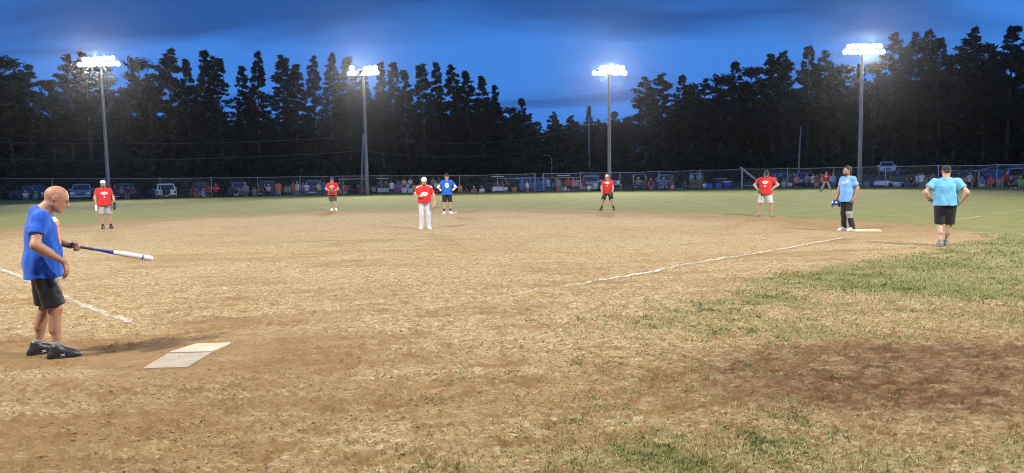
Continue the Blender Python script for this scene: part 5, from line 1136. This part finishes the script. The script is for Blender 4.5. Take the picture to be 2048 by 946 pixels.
def veh(kind, px, d, rel, pm, label, name, **kw):
    p = spot(px, d); return vehicle(kind, p, face(p, rel), pm, label, name, **kw)
P_w = paint('white', (.68, .68, .67), 0); P_s = paint('silver', (.45, .47, .50), .6); P_m = paint('maroon', (.16, .02, .03)); P_k = paint('black', (.015, .015, .018)); P_n = paint('navy', (.02, .04, .13)); P_g = paint('grey', (.12, .13, .14), .5); P_gr = paint('green', (.05, .20, .06), 0); P_b = paint('blue', (.03, .09, .30)); P_c = paint('cream', (.62, .60, .54), 0)
veh('pickup', 68, 6.0, 32, P_m, 'maroon pickup parked at an angle beside the person in green', 'pickup_truck')
veh('pickup', 166, 5.8, -4, P_s, 'silver pickup with bright grille facing the field by the floodlight pole', 'pickup_truck')
veh('pickup', 253, 5.2, 176, P_k, 'black pickup with people round its bed beside the white-capped player', 'pickup_truck', gate_open=True)
veh('suv', 331, 4.0, 183, P_w, 'white sport utility vehicle with spare wheel on its back door', 'sport_utility_vehicle', spare=True)
veh('suv', 405, 6.5, 178, P_m, 'dark maroon sport utility vehicle behind people sitting in a row', 'sport_utility_vehicle')
veh('suv', 477, 6.2, 183, P_g, 'dark grey sport utility vehicle behind three seated people', 'sport_utility_vehicle')
veh('pickup', 537, 5.4, 180, P_k, 'black pickup with two people sitting on its open tailgate', 'pickup_truck', gate_open=True)
veh('pickup', 629, 5.0, 182, P_n, 'dark blue pickup with closed tailgate behind the person in purple', 'pickup_truck')
veh('golf_cart', 696, 5.5, 160, P_k, 'dark golf cart behind the child in red', 'golf_cart')
veh('golf_cart', 725, 6.5, 12, paint('red', (.30, .02, .02), 0), 'red golf cart with white roof next to the utility pole', 'golf_cart')
veh('golf_cart', 767, 4.5, 0, P_c, 'cream fronted golf cart with two people aboard', 'golf_cart')
veh('golf_cart', 996, 3.0, 3, P_w, 'white golf cart facing the field near the brown barrel', 'golf_cart')
veh('pickup', 1022, 9, 70, P_k, 'dark pickup standing sideways behind the white golf cart', 'pickup_truck')
veh('suv', 1078, 8, 100, P_b, 'dark blue car seen through the walk gate', 'sport_utility_vehicle')
veh('golf_cart', 1128, 4.0, 178, P_w, 'white backed cart between standing people after the walk gate', 'golf_cart')
veh('pickup', 1183, 6.0, -6, P_s, 'silver pickup facing the field behind the seated child', 'pickup_truck')
veh('utv', 1279, 3.6, 4, P_k, 'black off-road buggy with pale roll cage beside the table', 'off_road_buggy')
veh('pickup', 1331, 5.6, 178, P_n, 'navy pickup with people on its open tailgate before the green chest', 'pickup_truck', gate_open=True)
veh('utv', 1392, 4.2, 182, P_k, 'black buggy with people sitting high on it by the blue chairs', 'off_road_buggy')
veh('suv', 1562, 8.5, 40, P_b, 'blue car with pale highlights behind the stocky first base player', 'sport_utility_vehicle')
veh('suv', 1606, 10, 168, P_n, 'navy van-like vehicle behind the standing group', 'sport_utility_vehicle')
p = atd(1772, 103, .75); vehicle('pickup', p, face(p, 4), P_w, 'white pickup standing up on the bank behind the fence', 'pickup_truck')
veh('utv', 1779, 4.5, -35, P_w, 'white utility buggy parked between the drum and the seated crowd', 'off_road_buggy')
veh('suv', 1936, 9.0, 172, P_k, 'black sport utility vehicle behind the table and the coach', 'sport_utility_vehicle')
veh('utv', 2030, 4.5, 10, P_gr, 'green buggy with white roof edge at the crowd beside the cooler', 'off_road_buggy')
veh('suv', 1985, 11, 150, P_b, 'blue car behind the people in chairs near the tarpaulin shelter', 'sport_utility_vehicle')
veh('suv', 1905, 12, 15, P_b, 'blue car half hidden behind the coach\'s head', 'sport_utility_vehicle')

# bank on which the far pickup stands
mb = MB(); c = atd(1772, 104, 0)
prof_ = [(16, -.6), (13, -.1), (9, .45), (5, .70), (0, .746)]
V = []; nb = 24
for r_, z_ in prof_:
    for k in range(nb): a = 6.283*k/nb; V.append((c.x + r_*1.5*math.cos(a)*(1+.1*math.sin(3*a)), c.y + 2 + r_*.75*math.sin(a), z_ - (0 if r_ else 0)))
Fs = [(i*nb+k, i*nb+(k+1) % nb, (i+1)*nb+(k+1) % nb, (i+1)*nb+k) for i in range(len(prof_)-1) for k in range(nb)]
mb.add(V, Fs); tag(mb.build('bank', mat('bank_turf', (.045, .048, .03), .95, .4, 1.5, bump=.6), None, True), 'low dark grassy bank behind the fence', None, None, 'structure')

# ------------------------------------------------------------------ chairs, table, barrels and the like
def chair(px, d, rel, col, label, name='folding_chair', z=LOT):
    p = spot(px, d, z); o = empty(name, p, face(p, rel)); tag(o, label, 'chair'); m = cloth('chair_'+col[0], col[1])
    obj('seat', shared('ch_seat', lambda: fix(MB().bbox(-.25, .25, -.25, .22, .42, .45, .01).mesh('seat'))), m, o); obj('backrest', shared('ch_back', lambda: fix(MB().bbox(-.26, .26, .22, .25, .45, .92, .01, Matrix.Rotation(R(-8), 4, 'X')).mesh('backrest'))), m, o)
    for s in (1, -1):
        obj('leg', shared(('ch_leg', s, 0), lambda: MB().tube([(s*.27, -.26, 0), (s*.26, .20, .45), (s*.26, .29, .95)], .013, 6).mesh('leg', True)), chrome, o); obj('leg', shared(('ch_leg', s, 1), lambda: MB().tube([(s*.27, .30, 0), (s*.26, -.22, .44), (s*.26, -.25, .62)], .013, 6).mesh('leg', True)), chrome, o)
        obj('armrest', shared(('ch_arm', s), lambda: fix(MB().bbox(s*.26-.03, s*.26+.03, -.27, .24, .61, .64, .008).mesh('armrest'))), trim_m, o)
    return p, o
blue_c, pale_c, blk_c, grn_c, red_c = ('blue', (.02, .10, .50)), ('pale_blue', (.42, .52, .60)), ('black', (.02, .02, .022)), ('green', (.04, .16, .07)), ('red', (.35, .03, .05))
chair(1419, 1.6, 176, blue_c, 'blue folding chair with its back to the field next to the black buggy'); chair(1437, 1.6, 184, blue_c, 'blue folding chair with its back to the field in front of the grill')
chair(809, 1.5, 178, pale_c, 'pale grey-blue folding chair below the yellow-shirted spectator'); chair(821, 1.5, 183, pale_c, 'pale blue folding chair below the white-shirted spectator on the stand')
chair(797, 2.0, 170, red_c, 'red folding chair with its back to the field beside the spectator stand'); chair(1258, 2.2, 185, blk_c, 'empty black chair between the cooler table and the buggy'); chair(1311, 3.2, 160, blue_c, 'blue chair behind the child in red near the buggy')
t_o = empty('folding_table', spot(1231, 1.6), face(spot(1231, 1.6), 0)); tag(t_o, 'steel table with a lower shelf carrying coolers behind the floodlight pole', 'table')
MB().bbox(-.55, .62, -.35, .35, .92, .96, .01).build('tabletop', steel, t_o); MB().bbox(-.53, .60, -.32, .32, .52, .55, .01).build('shelf', steel, t_o)
for sx in (-.5, .57):
    for sy in (-.3, .3): MB().tube([(sx, sy, 0), (sx, sy, .92)], .022, 6).build('leg', steel, t_o)
def prop(name, px, d, label, cat, z=LOT, rel=0): p = spot(px, d, z); o = empty(name, p, face(p, rel)); tag(o, label, cat); return o
cooler_b = mat('cooler_blue', (.03, .14, .42), .4, .1); cooler_w = mat('cooler_white', (.68, .68, .67), .45, .08)
def cooler(px, d, z, w, cb, label):
    o = prop('cooler', px, d, label, 'cooler', z); MB().bbox(-w, w, -.17, .17, 0, .28, .03).build('box', cb, o); MB().bbox(-w-.015, w+.015, -.185, .185, .283, .35, .025).build('lid', cooler_w, o); MB().tube([(-w-.02, 0, .2), (-w-.03, -.12, .3), (w+.03, -.12, .3), (w+.02, 0, .2)], .012, 6).build('handle', cooler_w, o)
cooler(1228, 1.6, LOT+.965, .24, cooler_b, 'blue cooler with white lid on the steel table'); cooler(1236, 1.6, LOT+.965, .14, cooler_w, 'small white cooler on the steel table'); cooler(2026, 1.6, LOT, .26, cooler_w, 'white cooler standing on the ground by the green buggy'); cooler(1846, 2.0, LOT, .24, mat('cooler_red', (.42, .03, .03), .4, .1), 'red cooler with white lid before the seated crowd'); cooler(1357, 4.6, LOT, .75, mat('chest_green', (.02, .12, .10), .5, .2), 'long dark green chest behind the fence beside the navy pickup')
def barrel(px, d, m, label, r=.29, h=.88):
    o = prop('barrel', px, d, label, 'barrel'); MB().lathe([(r*.98, 0), (r, .02), (r, h*.30), (r*1.035, h*.33), (r, h*.36), (r, h*.63), (r*1.035, h*.66), (r, h*.69), (r, h-.02), (r*.98, h)], 20).build('drum', m, o, True); MB().lathe([(r*1.03, h-.03), (r*1.05, h), (r*1.0, h+.025), (r*.9, h+.01)], 20).build('rim', m, o, True)
barrel(1029, 1.5, mat('rusty_brown', (.20, .12, .07), .8, .4, 5), 'rusty brown barrel between the white golf cart and the gate', .30, .80); barrel(1733, 2.2, mat('drum_teal', (.10, .19, .21), .6, .3, 5), 'blue-grey drum standing beside the floodlight pole', .33, .86)
g_o = prop('barbecue_grill', 1443, 3.0, 'black barbecue grill with lid behind the blue chairs', 'grill'); MB().lathe([(.25, -.55), (.30, -.55), (.33, 0), (.30, .55), (.25, .55)], 16, Matrix.Translation((0, 0, .95)) @ Matrix.Rotation(R(90), 4, 'Y')).build('drum', trim_m, g_o, True); MB().bbox(-.9, .55, -.30, -.22, 1.28, 1.33, .01).build('hood_rail', steel, g_o)
for sx in (-.45, .45):
    for sy in (-.22, .22): MB().tube([(sx, sy, 0), (sx*.9, sy*.8, .75)], .02, 6).build('leg', trim_m, g_o)
s_o = prop('side_table', 1455, 2.2, 'small table with white top and blue skirt beside the grill', 'table'); MB().lathe([(.06, .98), (.42, .96), (.45, 1.0), (.42, 1.04), (.05, 1.05)], 18).build('table_top', wht(), s_o, True); MB().lathe([(.20, .30), (.30, .6), (.34, .94), (.1, .95)], 14).build('skirt', cloth('chair_blue', (.02, .10, .50)), s_o, True); MB().tube([(0, 0, 0), (0, 0, .32)], .03, 8).build('leg', steel, s_o)
# boom trailer
b0 = spot(1497, 1.2); tr = empty('boom_trailer', b0); tag(tr, 'small trailer with a leaning timber boom and one white wheel at the fence', 'trailer')
top_ = Vector(atd(1482, b0.y+.1, zat(1482, 336, b0.y+.1))) - b0; bot_ = Vector(atd(1528, b0.y+.1, LOT+.55)) - b0
d_ = (bot_-top_).normalized(); Mq = Matrix.Translation(top_) @ d_.to_track_quat('Z', 'Y').to_matrix().to_4x4(); Lb = (bot_-top_).length
MB().bbox(-.10, .10, -.10, .10, -.1, Lb, .015, Mq).build('boom', mat('grey_timber', (.36, .35, .33), .85, .25, 4, bump=.4), tr)
MB().tube([(top_.x+.05, 0, 0), (top_.x+.05, 0, top_.z-.1)], .045, 8).build('upright', steel, tr); MB().tube([(top_.x+.05, 0, .6), (1.4, 0, .6)], .035, 6).build('frame_rail', steel, tr); MB().tube([(top_.x, 0, .22), (1.6, 0, .22)], .04, 6).build('axle_beam', trim_m, tr)
w_ = wheel(tr, 0, -.2, .26, .16); w_.location = (.1, -.25, .27); w_.rotation_euler.z = R(90)
for ch in w_.children: ch.material_slots[0].link = 'OBJECT'; ch.material_slots[0].material = sole_w
# spectator stand (three benches) and a second one
def stand(px, d, label, n=3, w=1.5):
    o = prop('bleacher', px, d, label, 'bleacher'); al = mat('aluminium', (.45, .46, .47), .45, .12, 5, metal=.6)
    for i in range(n):
        MB().bbox(-w, w, i*.6, i*.6+.26, .40+i*.30, .44+i*.30, .008).build('bench', al, o)
        if i: MB().bbox(-w, w, i*.6-.25, i*.6-.02, .10+i*.28, .13+i*.28, .006).build('foot_board', al, o)
    for s in (-w+.1, w-.1): MB().tube([(s, 0, 0), (s, 0, .40), (s, .6*(n-1)+.2, .40+.3*(n-1)), (s, .6*(n-1)+.2, 0)], .025, 6).build('frame', steel, o)
stand(816, 2.6, 'small aluminium spectator stand behind the pale blue chairs'); stand(873, 2.8, 'small aluminium spectator stand behind the second base runner', 3, 1.2)
# tarpaulin shelter, long table
ts = prop('shelter', 2012, 8, 'sagging blue tarpaulin shelter on poles above the parked cars', 'shelter'); V = []; n = 9
for i in range(n):
    for j in range(n): u, v = i/(n-1)*2-1, j/(n-1)*2-1; V.append((u*2.2, v*1.6, 1.75 + .5*(1-abs(u)**1.4)*(1-.3*v*v) + .05*math.sin(5*u+3*v)))
mbx = MB(); mbx.add(V, [(i*n+j, (i+1)*n+j, (i+1)*n+j+1, i*n+j+1) for i in range(n-1) for j in range(n-1)]); mbx.add([(x, y, z-.02) for x, y, z in V], [(i*n+j, i*n+j+1, (i+1)*n+j+1, (i+1)*n+j) for i in range(n-1) for j in range(n-1)]); mbx.build('tarpaulin', mat('tarp_blue', (.015, .04, .16), .5, .2, 3), ts, True)
for x in (-2.15, 2.15):
    for y in (-1.5, 1.5): MB().tube([(x, y, 0), (x, y, 1.75)], .025, 6).build('pole', steel, ts)
lt = prop('folding_table', 1936, 1.8, 'long folding table with white legs behind the coach', 'table'); MB().bbox(-1.1, 1.1, -.38, .38, .74, .78, .01).build('tabletop', mat('table_dark', (.05, .05, .055), .5, .2), lt)
for sx in (-1.0, .28, 1.0): MB().tube([(sx, -.3, 0), (sx, -.3, .74)], .025, 6).build('leg', cooler_w, lt)
bk_ = prop('bicycle', 1057, 2.0, 'dark bicycle held by the pale child before the walk gate', 'bicycle', rel=80)
for y in (-.5, .5):
    rg = MB().tube([(0, y+.31*math.cos(a), .33+.31*math.sin(a)) for a in np.linspace(0, 6.283, 25)], .022, 6, False).build('wheel', tyre_m, bk_, True); MB().tube([(0, y, .02), (0, y, .64)], .004, 4).tube([(0, y-.31, .33), (0, y+.31, .33)], .004, 4).build('spokes', steel, rg)
MB().tube([(0, .5, .33), (0, .12, .32), (0, .28, .82), (0, .5, .33)], .016, 6).tube([(0, .12, .32), (0, -.36, .75)], .018, 6).tube([(0, .25, .74), (0, -.36, .80)], .016, 6).tube([(0, -.5, .33), (0, -.36, .85)], .016, 6).build('frame', P_k, bk_, True)
MB().tube([(-.28, -.30, .98), (0, -.36, .95), (.28, -.30, .98)], .014, 6).build('handlebar', trim_m, bk_, True); MB().bbox(-.07, .07, .18, .42, .84, .89, .02).build('saddle', trim_m, bk_)

# ------------------------------------------------------------------ spectators
SP = {}
def sproto(key, pose):
    R_, J = body_meshes(dict(pose, cap=True, hair=1.25, full_hair=True), .031, .014, len(SP)); SP[key] = {k: mesh_np({'bottoms': 'trousers'}.get(k, k.split('_')[0]), *v, True) for k, v in R_.items() if k not in ('eyes', 'brows', 'sole_l', 'sole_r', 'sock_l', 'sock_r')}
sproto('stand', dict(bottom='pants', belly=.35)); sproto('stand_shorts', dict(belly=.35, kl=(.13, -.03, .5), al=(.15, .03, .085)))
sproto('crossed', dict(bottom='pants', belly=.4, el=(.29, -.02, 1.17), er=(-.29, -.02, 1.17), wl=(-.06, -.24, 1.17), wr=(.06, -.25, 1.20), hdl=(-1, 0, .1), hdr=(1, 0, .1), pnl=(0, 1, 0), pnr=(0, 1, 0)))
sproto('hips', dict(belly=.3, el=(.37, .06, 1.19), er=(-.37, .06, 1.19), wl=(.21, -.06, 1.0), wr=(-.21, -.06, 1.0), hdl=(-.7, -.3, -.55), hdr=(.7, -.3, -.55), pnl=(-.6, .2, .5), pnr=(.6, .2, .5)))
sproto('phone', dict(belly=.3, el=(.26, -.08, 1.16), wl=(.14, -.28, 1.36), hdl=(-.2, -.2, 1), er=(-.27, .03, 1.17), wr=(-.2, -.2, 1.06), hdr=(.4, -.8, 0)))
sit = dict(hip=(0, .05, .52), sho=(0, .07, 1.03), head=(0, .02, 1.235), el=(.25, -.02, .80), er=(-.25, -.02, .80), wl=(.14, -.27, .68), wr=(-.14, -.27, .68), hdl=(-.3, -1, -.2), hdr=(.3, -1, -.2), pnl=(0, 0, -1), pnr=(0, 0, -1), kl=(.12, -.42, .52), kr=(-.12, -.42, .52), al=(.13, -.40, .085), ar=(-.13, -.40, .085), hem=.43, bhem=.98)
sproto('sit_shorts', sit); sproto('sit', dict(sit, bottom='pants', sho=(0, .0, 1.02), head=(0, -.07, 1.22)))
sproto('floor', dict(sit, hip=(0, .05, .13), sho=(0, .05, .64), head=(0, 0, .85), el=(.26, -.04, .42), er=(-.26, -.04, .42), wl=(.12, -.28, .42), wr=(-.12, -.28, .42), kl=(.26, -.32, .36), kr=(-.26, -.32, .36), al=(.08, -.38, .085), ar=(-.08, -.38, .085), hem=.06, bottom='pants'))
COLS = dict(red=(.45, .03, .035), orange=(.70, .18, .04), green=(.08, .42, .10), blue=(.04, .14, .45), sky=(.20, .40, .70), navy=(.03, .04, .12), black=(.018, .018, .02), grey=(.22, .23, .25), white=(.62, .62, .62), cream=(.58, .48, .30), purple=(.22, .12, .42), rust=(.38, .11, .08), maroon=(.20, .02, .04), yellow=(.66, .50, .06), pink=(.58, .22, .28), teal=(.08, .30, .30), denim=(.07, .11, .20), khaki=(.33, .27, .18), plaid=(.42, .42, .50), brown=(.16, .10, .06))
cm_ = lambda c: cloth('spectator_'+c, COLS[c])
HEADS = dict(b=('hair', hair_b), n=('hair', hair_br), y=('hair', hair_y), g=('hair', hair_g), W=('cap', wcap), K=('cap', bcap), N=('cap', ncap), R=('cap', cloth('red_cap', (.40, .03, .03))))
GS = 'spectators behind the outfield fence'; si = [0]
def spec(px, d, pose, ht, rel, top, bot, head, label, z=0.0):
    si[0] += 1; p = spot(px, d, LOT+z); o = empty('person', p, face(p, rel + (si[0]*37 % 17 - 8))); s = ht/1.78; o.scale = (s*(1+.06*math.sin(si[0]*2.1)), s, s); tag(o, label, 'person', GS)
    M_ = SP[pose]; sk = (SK1, SK3, SK2)[si[0] % 3]; sh = pose.endswith('shorts') or pose in ('hips', 'phone')
    obj('body', M_['body'], sk, o); obj('shirt', M_['shirt'], cm_(top), o); obj('shorts' if sh else 'trousers', M_['bottoms'], cm_(bot), o)
    for k in ('_l', '_r'): obj('shoe', M_['shoe'+k], (wht_shoe, blk_shoe, gry_shoe)[si[0] % 3], o)
    kind, m = HEADS[head]
    if kind == 'cap': c = obj('cap', M_['cap'], m, o); obj('brim', M_['brim'], m, c)
    else: obj('hair', M_['hair'], m, o)
G1 = .20   # sitting on a tailgate lifts them
S_ = '''52 2.2 sit 1.72 20 white denim W|person in white and a white cap sitting by the maroon pickup
72 2.0 sit_shorts 1.6 -10 green navy W|person in green shirt sitting before the maroon pickup
66 3.0 stand 1.7 10 navy navy b|dark clothed person leaning at the maroon pickup
231 2.2 stand 1.75 25 navy denim y|fair haired person in navy standing at the black pickup
244 2.6 sit 1.7 0 grey black W|person in grey and a white cap on the black pickup bed
257 2.8 sit_shorts 1.7 -6 black black b|person in black sitting on the tailgate by the white-capped player
268 2.6 sit 1.7 -20 maroon black N|person in maroon sitting at the end of the black pickup bed
384 1.6 sit 1.65 10 black black b|dark clothed person sitting at the start of the maroon vehicle row
394 1.5 sit_shorts 1.75 4 maroon black K|person in maroon shirt with pale legs sitting before the maroon vehicle
408 1.6 sit_shorts 1.6 -4 sky white W|person in pale blue with white hat sitting before the maroon vehicle
417 1.3 stand_shorts 1.75 170 red black b|person in red shirt and black shorts turned to the sitters
433 1.4 crossed 1.78 15 red black R|person in red with arms folded beside the fence post
466 1.8 stand 1.6 10 navy navy b|person in navy at the side of the grey vehicle
472 1.5 sit_shorts 1.78 0 black white n|person in black with pale legs sitting before the grey vehicle
483 1.8 sit 1.6 -6 brown black b|person in brown sitting beside the one with pale legs
492 1.5 stand_shorts 1.76 -12 grey denim W|person in grey with white cap standing by the grey vehicle
509 1.6 sit_shorts 1.72 20 grey grey n|person in all grey sitting alone between two vehicles
530 2.4 sit 1.7 6 black black b|person in black sitting on the open tailgate of the black pickup
538 2.4 sit 1.72 -4 white black W|person in white hooded top sitting on the open tailgate
552 1.8 stand 1.72 8 navy denim b|person in navy and jeans standing behind the orange shirt
558 1.3 stand_shorts 1.84 176 orange khaki n|large person in orange shirt and khaki shorts, back to the field
573 1.6 stand_shorts 1.42 0 grey black y|child in grey beside the child in green
580 1.5 stand_shorts 1.40 0 green black n|child in bright green shirt beside the rust jacket
588 1.4 stand 1.74 -6 rust denim n|person in rust red jacket and pale jeans
595 1.5 stand 1.76 6 cream grey W|person in cream jacket and white cap next to the rust jacket
607 1.5 stand 1.70 0 purple denim n|person in purple top at the side of the dark blue pickup
614 1.4 crossed 1.66 -8 white denim y|person in white top in front of the dark blue pickup
639 1.8 phone 1.68 10 cream navy n|person in cream top at the far side of the dark blue pickup
650 1.6 stand 1.76 -8 blue denim b|person in blue near the dark blue pickup
680 1.6 stand_shorts 1.78 0 navy khaki N|person in navy shirt and khaki shorts by the shortstop's shoulder
691 1.3 stand_shorts 1.40 10 red grey b|child in red shirt standing at the dark golf cart
748 2.2 sit 1.62 0 grey black n|person in grey sitting beside the cream golf cart
759 4.2 sit 1.70 0 navy black b|person in navy riding in the cream golf cart|.32
774 4.2 sit 1.66 0 black black y|person in black riding in the cream golf cart|.32
784 1.6 stand 1.72 12 white navy n|person in white standing beside the cream golf cart
797 2.4 stand 1.74 0 blue denim b|person in blue standing behind the red chair
808 4.2 sit 1.72 0 yellow denim N|person in yellow on the top bench of the stand|.62
821 4.2 sit 1.74 4 white navy b|person in white on the top bench of the stand|.62
805 3.4 sit 1.66 0 purple black n|person in purple on the middle bench of the stand|.28
815 3.4 sit_shorts 1.60 -4 white grey y|person in white on the middle bench of the stand|.28
829 3.0 sit 1.70 -10 yellow khaki b|person in yellow at the low end of the stand|.10
812 2.6 sit 1.58 176 pink black n|person in pink at the foot of the stand
843 1.7 sit_shorts 1.6 10 rust black n|person in rust top sitting by the pitcher's cap
866 4.4 sit 1.74 6 grey denim b|person in grey on the top bench behind the second base runner|.60
878 4.4 sit 1.74 -6 black grey N|person in black on the top bench behind the second base runner|.60
884 3.4 sit 1.66 -10 orange black n|person in orange at the end of the second stand|.30
872 3.4 sit_shorts 1.66 0 white denim y|person in white on the middle bench of the second stand|.30
861 2.8 sit 1.60 8 plaid black b|person in pale plaid low on the second stand
920 1.6 sit 1.66 14 yellow khaki n|person in yellow sitting next to the second base runner
933 1.6 floor 1.62 0 navy black b|person in navy sitting on the ground between yellow and rust tops
948 1.5 floor 1.80 0 rust denim W|person in rust top with white cap sitting on the ground
964 1.5 floor 1.78 0 white khaki g|grey haired person in white sitting cross-legged on the ground
1004 2.9 sit 1.60 0 maroon black n|person in maroon riding in the white golf cart|.32
1012 1.7 phone 1.72 -14 black white b|person in black top and white shorts beside the white golf cart
1055 1.6 stand_shorts 1.45 50 white grey y|pale child with a bicycle before the walk gate
1097 1.6 phone 1.74 6 sky navy y|person in light blue shirt and navy shorts beside the gate
1112 2.2 stand 1.72 10 navy black b|person in navy behind the grey shirted one
1117 1.6 stand_shorts 1.74 -10 grey red n|person in grey shirt and red shorts near the walk gate
1137 1.3 hips 1.82 172 red black n|person in red shirt and black shorts by the white backed cart
1147 1.6 phone 1.68 0 pink navy y|person in pale pink with arm raised next to the red shirt
1153 2.2 stand 1.66 0 plaid denim b|person in plaid behind the pale pink top
1167 1.5 phone 1.74 10 maroon grey n|person in maroon looking at a phone before the silver pickup
1178 1.4 sit_shorts 1.35 4 white khaki y|child in white sitting before the silver pickup
1277 3.4 sit 1.74 0 grey black W|person in grey and white cap sitting in the pale-caged buggy|.32
1290 1.6 sit 1.50 -10 black black b|person in black sitting low at the corner of the buggy
1302 1.6 stand_shorts 1.60 12 maroon rust n|child in dark red standing with arm towards the buggy
1328 2.5 sit_shorts 1.72 6 blue denim W|person in blue and white cap on the navy pickup tailgate
1343 2.4 sit 1.74 -8 maroon black n|person in maroon beside the one in blue on the tailgate
1345 1.4 sit_shorts 1.30 0 pink red y|small child in pink in front of the navy pickup
1369 3.5 sit 1.55 10 navy black b|person in navy sitting low beside the long green chest
1384 4.0 sit 1.74 6 sky black n|person in light blue sitting high on the black buggy|.72
1398 4.0 sit 1.74 -6 grey grey b|person in grey sitting high on the black buggy|.72
1409 1.8 sit 1.40 0 white black n|child in white sitting between buggy and blue chair
1549 1.8 stand 1.66 0 white grey y|person in white behind the stocky player's shoulder
1561 1.8 stand 1.74 6 black denim b|person in black before the blue car
1568 1.7 sit 1.55 0 plaid grey g|grey haired person in plaid sitting before the blue car
1580 1.5 stand_shorts 1.72 -8 navy white n|person in navy and white shorts at the fence post
1588 2.0 stand 1.80 0 black denim b|tall person in black behind the pink top
1593 1.4 phone 1.64 8 pink black y|person in pink top and black shorts before the navy vehicle
1614 1.5 crossed 1.74 0 grey black g|person in grey with folded arms standing apart in the group
1626 1.9 stand 1.70 10 white navy n|person in white next to the wide dark one
1633 1.5 hips 1.66 -4 brown khaki b|person in brown with tan lap cloth in the standing group
1639 2.1 stand 1.76 4 navy black b|tall person in navy behind the outfielder's arm
1644 1.7 stand_shorts 1.62 0 pink maroon y|person in pink beside the outfielder
1665 1.5 stand 1.72 -8 sky denim g|person in pale blue standing at the post after the outfielder
1812 1.8 sit 1.70 10 navy denim b|person in navy at the start of the seated crowd
1822 2.4 sit 1.66 0 black denim R|person in black with red cap in the seated crowd
1836 1.8 stand 1.62 0 sky denim n|person in pale blue standing in the seated crowd
1843 1.7 stand 1.66 -8 white grey y|person in white standing in the seated crowd
1852 2.2 sit 1.64 6 plaid black n|person in plaid in the seated crowd
1860 1.8 sit 1.66 -4 navy black g|grey haired person in navy in the seated crowd
1866 2.6 stand 1.60 0 brown black b|person in brown standing behind the seated crowd
1917 2.2 stand 1.68 0 black black K|person in black cap by the coach's shoulder
1930 2.4 sit 1.64 16 grey grey n|person in grey bending at the long table
1939 2.2 stand 1.60 0 plaid navy g|person in pale plaid shirt standing at the long table
1963 1.6 sit_shorts 1.68 4 blue white n|person in blue top and white shorts sitting beside the long table
1981 1.8 sit_shorts 1.68 -8 red black R|person in red shirt and red cap sitting near the long table
2000 1.6 sit 1.70 10 grey grey b|person in grey sitting at the fence post by the shelter
2013 1.5 stand 1.72 0 maroon black n|person in maroon standing before the green buggy
2022 1.7 sit 1.66 -4 black black g|grey haired person in black sitting beside the white cooler
2041 1.6 sit_shorts 1.64 0 green khaki y|person in green sitting at the green buggy'''
for ln in S_.split('\n'):
    a, lab, *zz_ = ln.split('|'); px, d, pose, ht, rel, top, bot, hd_ = a.split()
    z = float(zz_[0]) if zz_ else (.25 if 'tailgate' in lab or 'pickup bed' in lab else 0)
    spec(float(px), float(d), pose, float(ht), float(rel), top, bot, hd_, lab, z)
# ------------------------------------------------------------------ thin haze box added to give the lamps a soft glow
def haze():
    mb = MB(); mb.box(-1540, 1540, -1540, 1540, -1.6, 34); o = obj('haze', fix(mb.mesh('haze')), None); m = bpy.data.materials.new('glow_haze'); m.use_nodes = True; t = m.node_tree; t.nodes.clear()
    ou = N(t, 'ShaderNodeOutputMaterial'); v = N(t, 'ShaderNodeVolumePrincipled'); v.inputs['Color'].default_value = (.85, .88, .95, 1); v.inputs['Density'].default_value = .00008; v.inputs['Anisotropy'].default_value = .92
    t.links.new(v.outputs[0], ou.inputs['Volume']); o.data.materials.append(m); tag(o, 'thin haze added over the field to make the floodlights glow', 'haze', None, 'stuff')
haze()
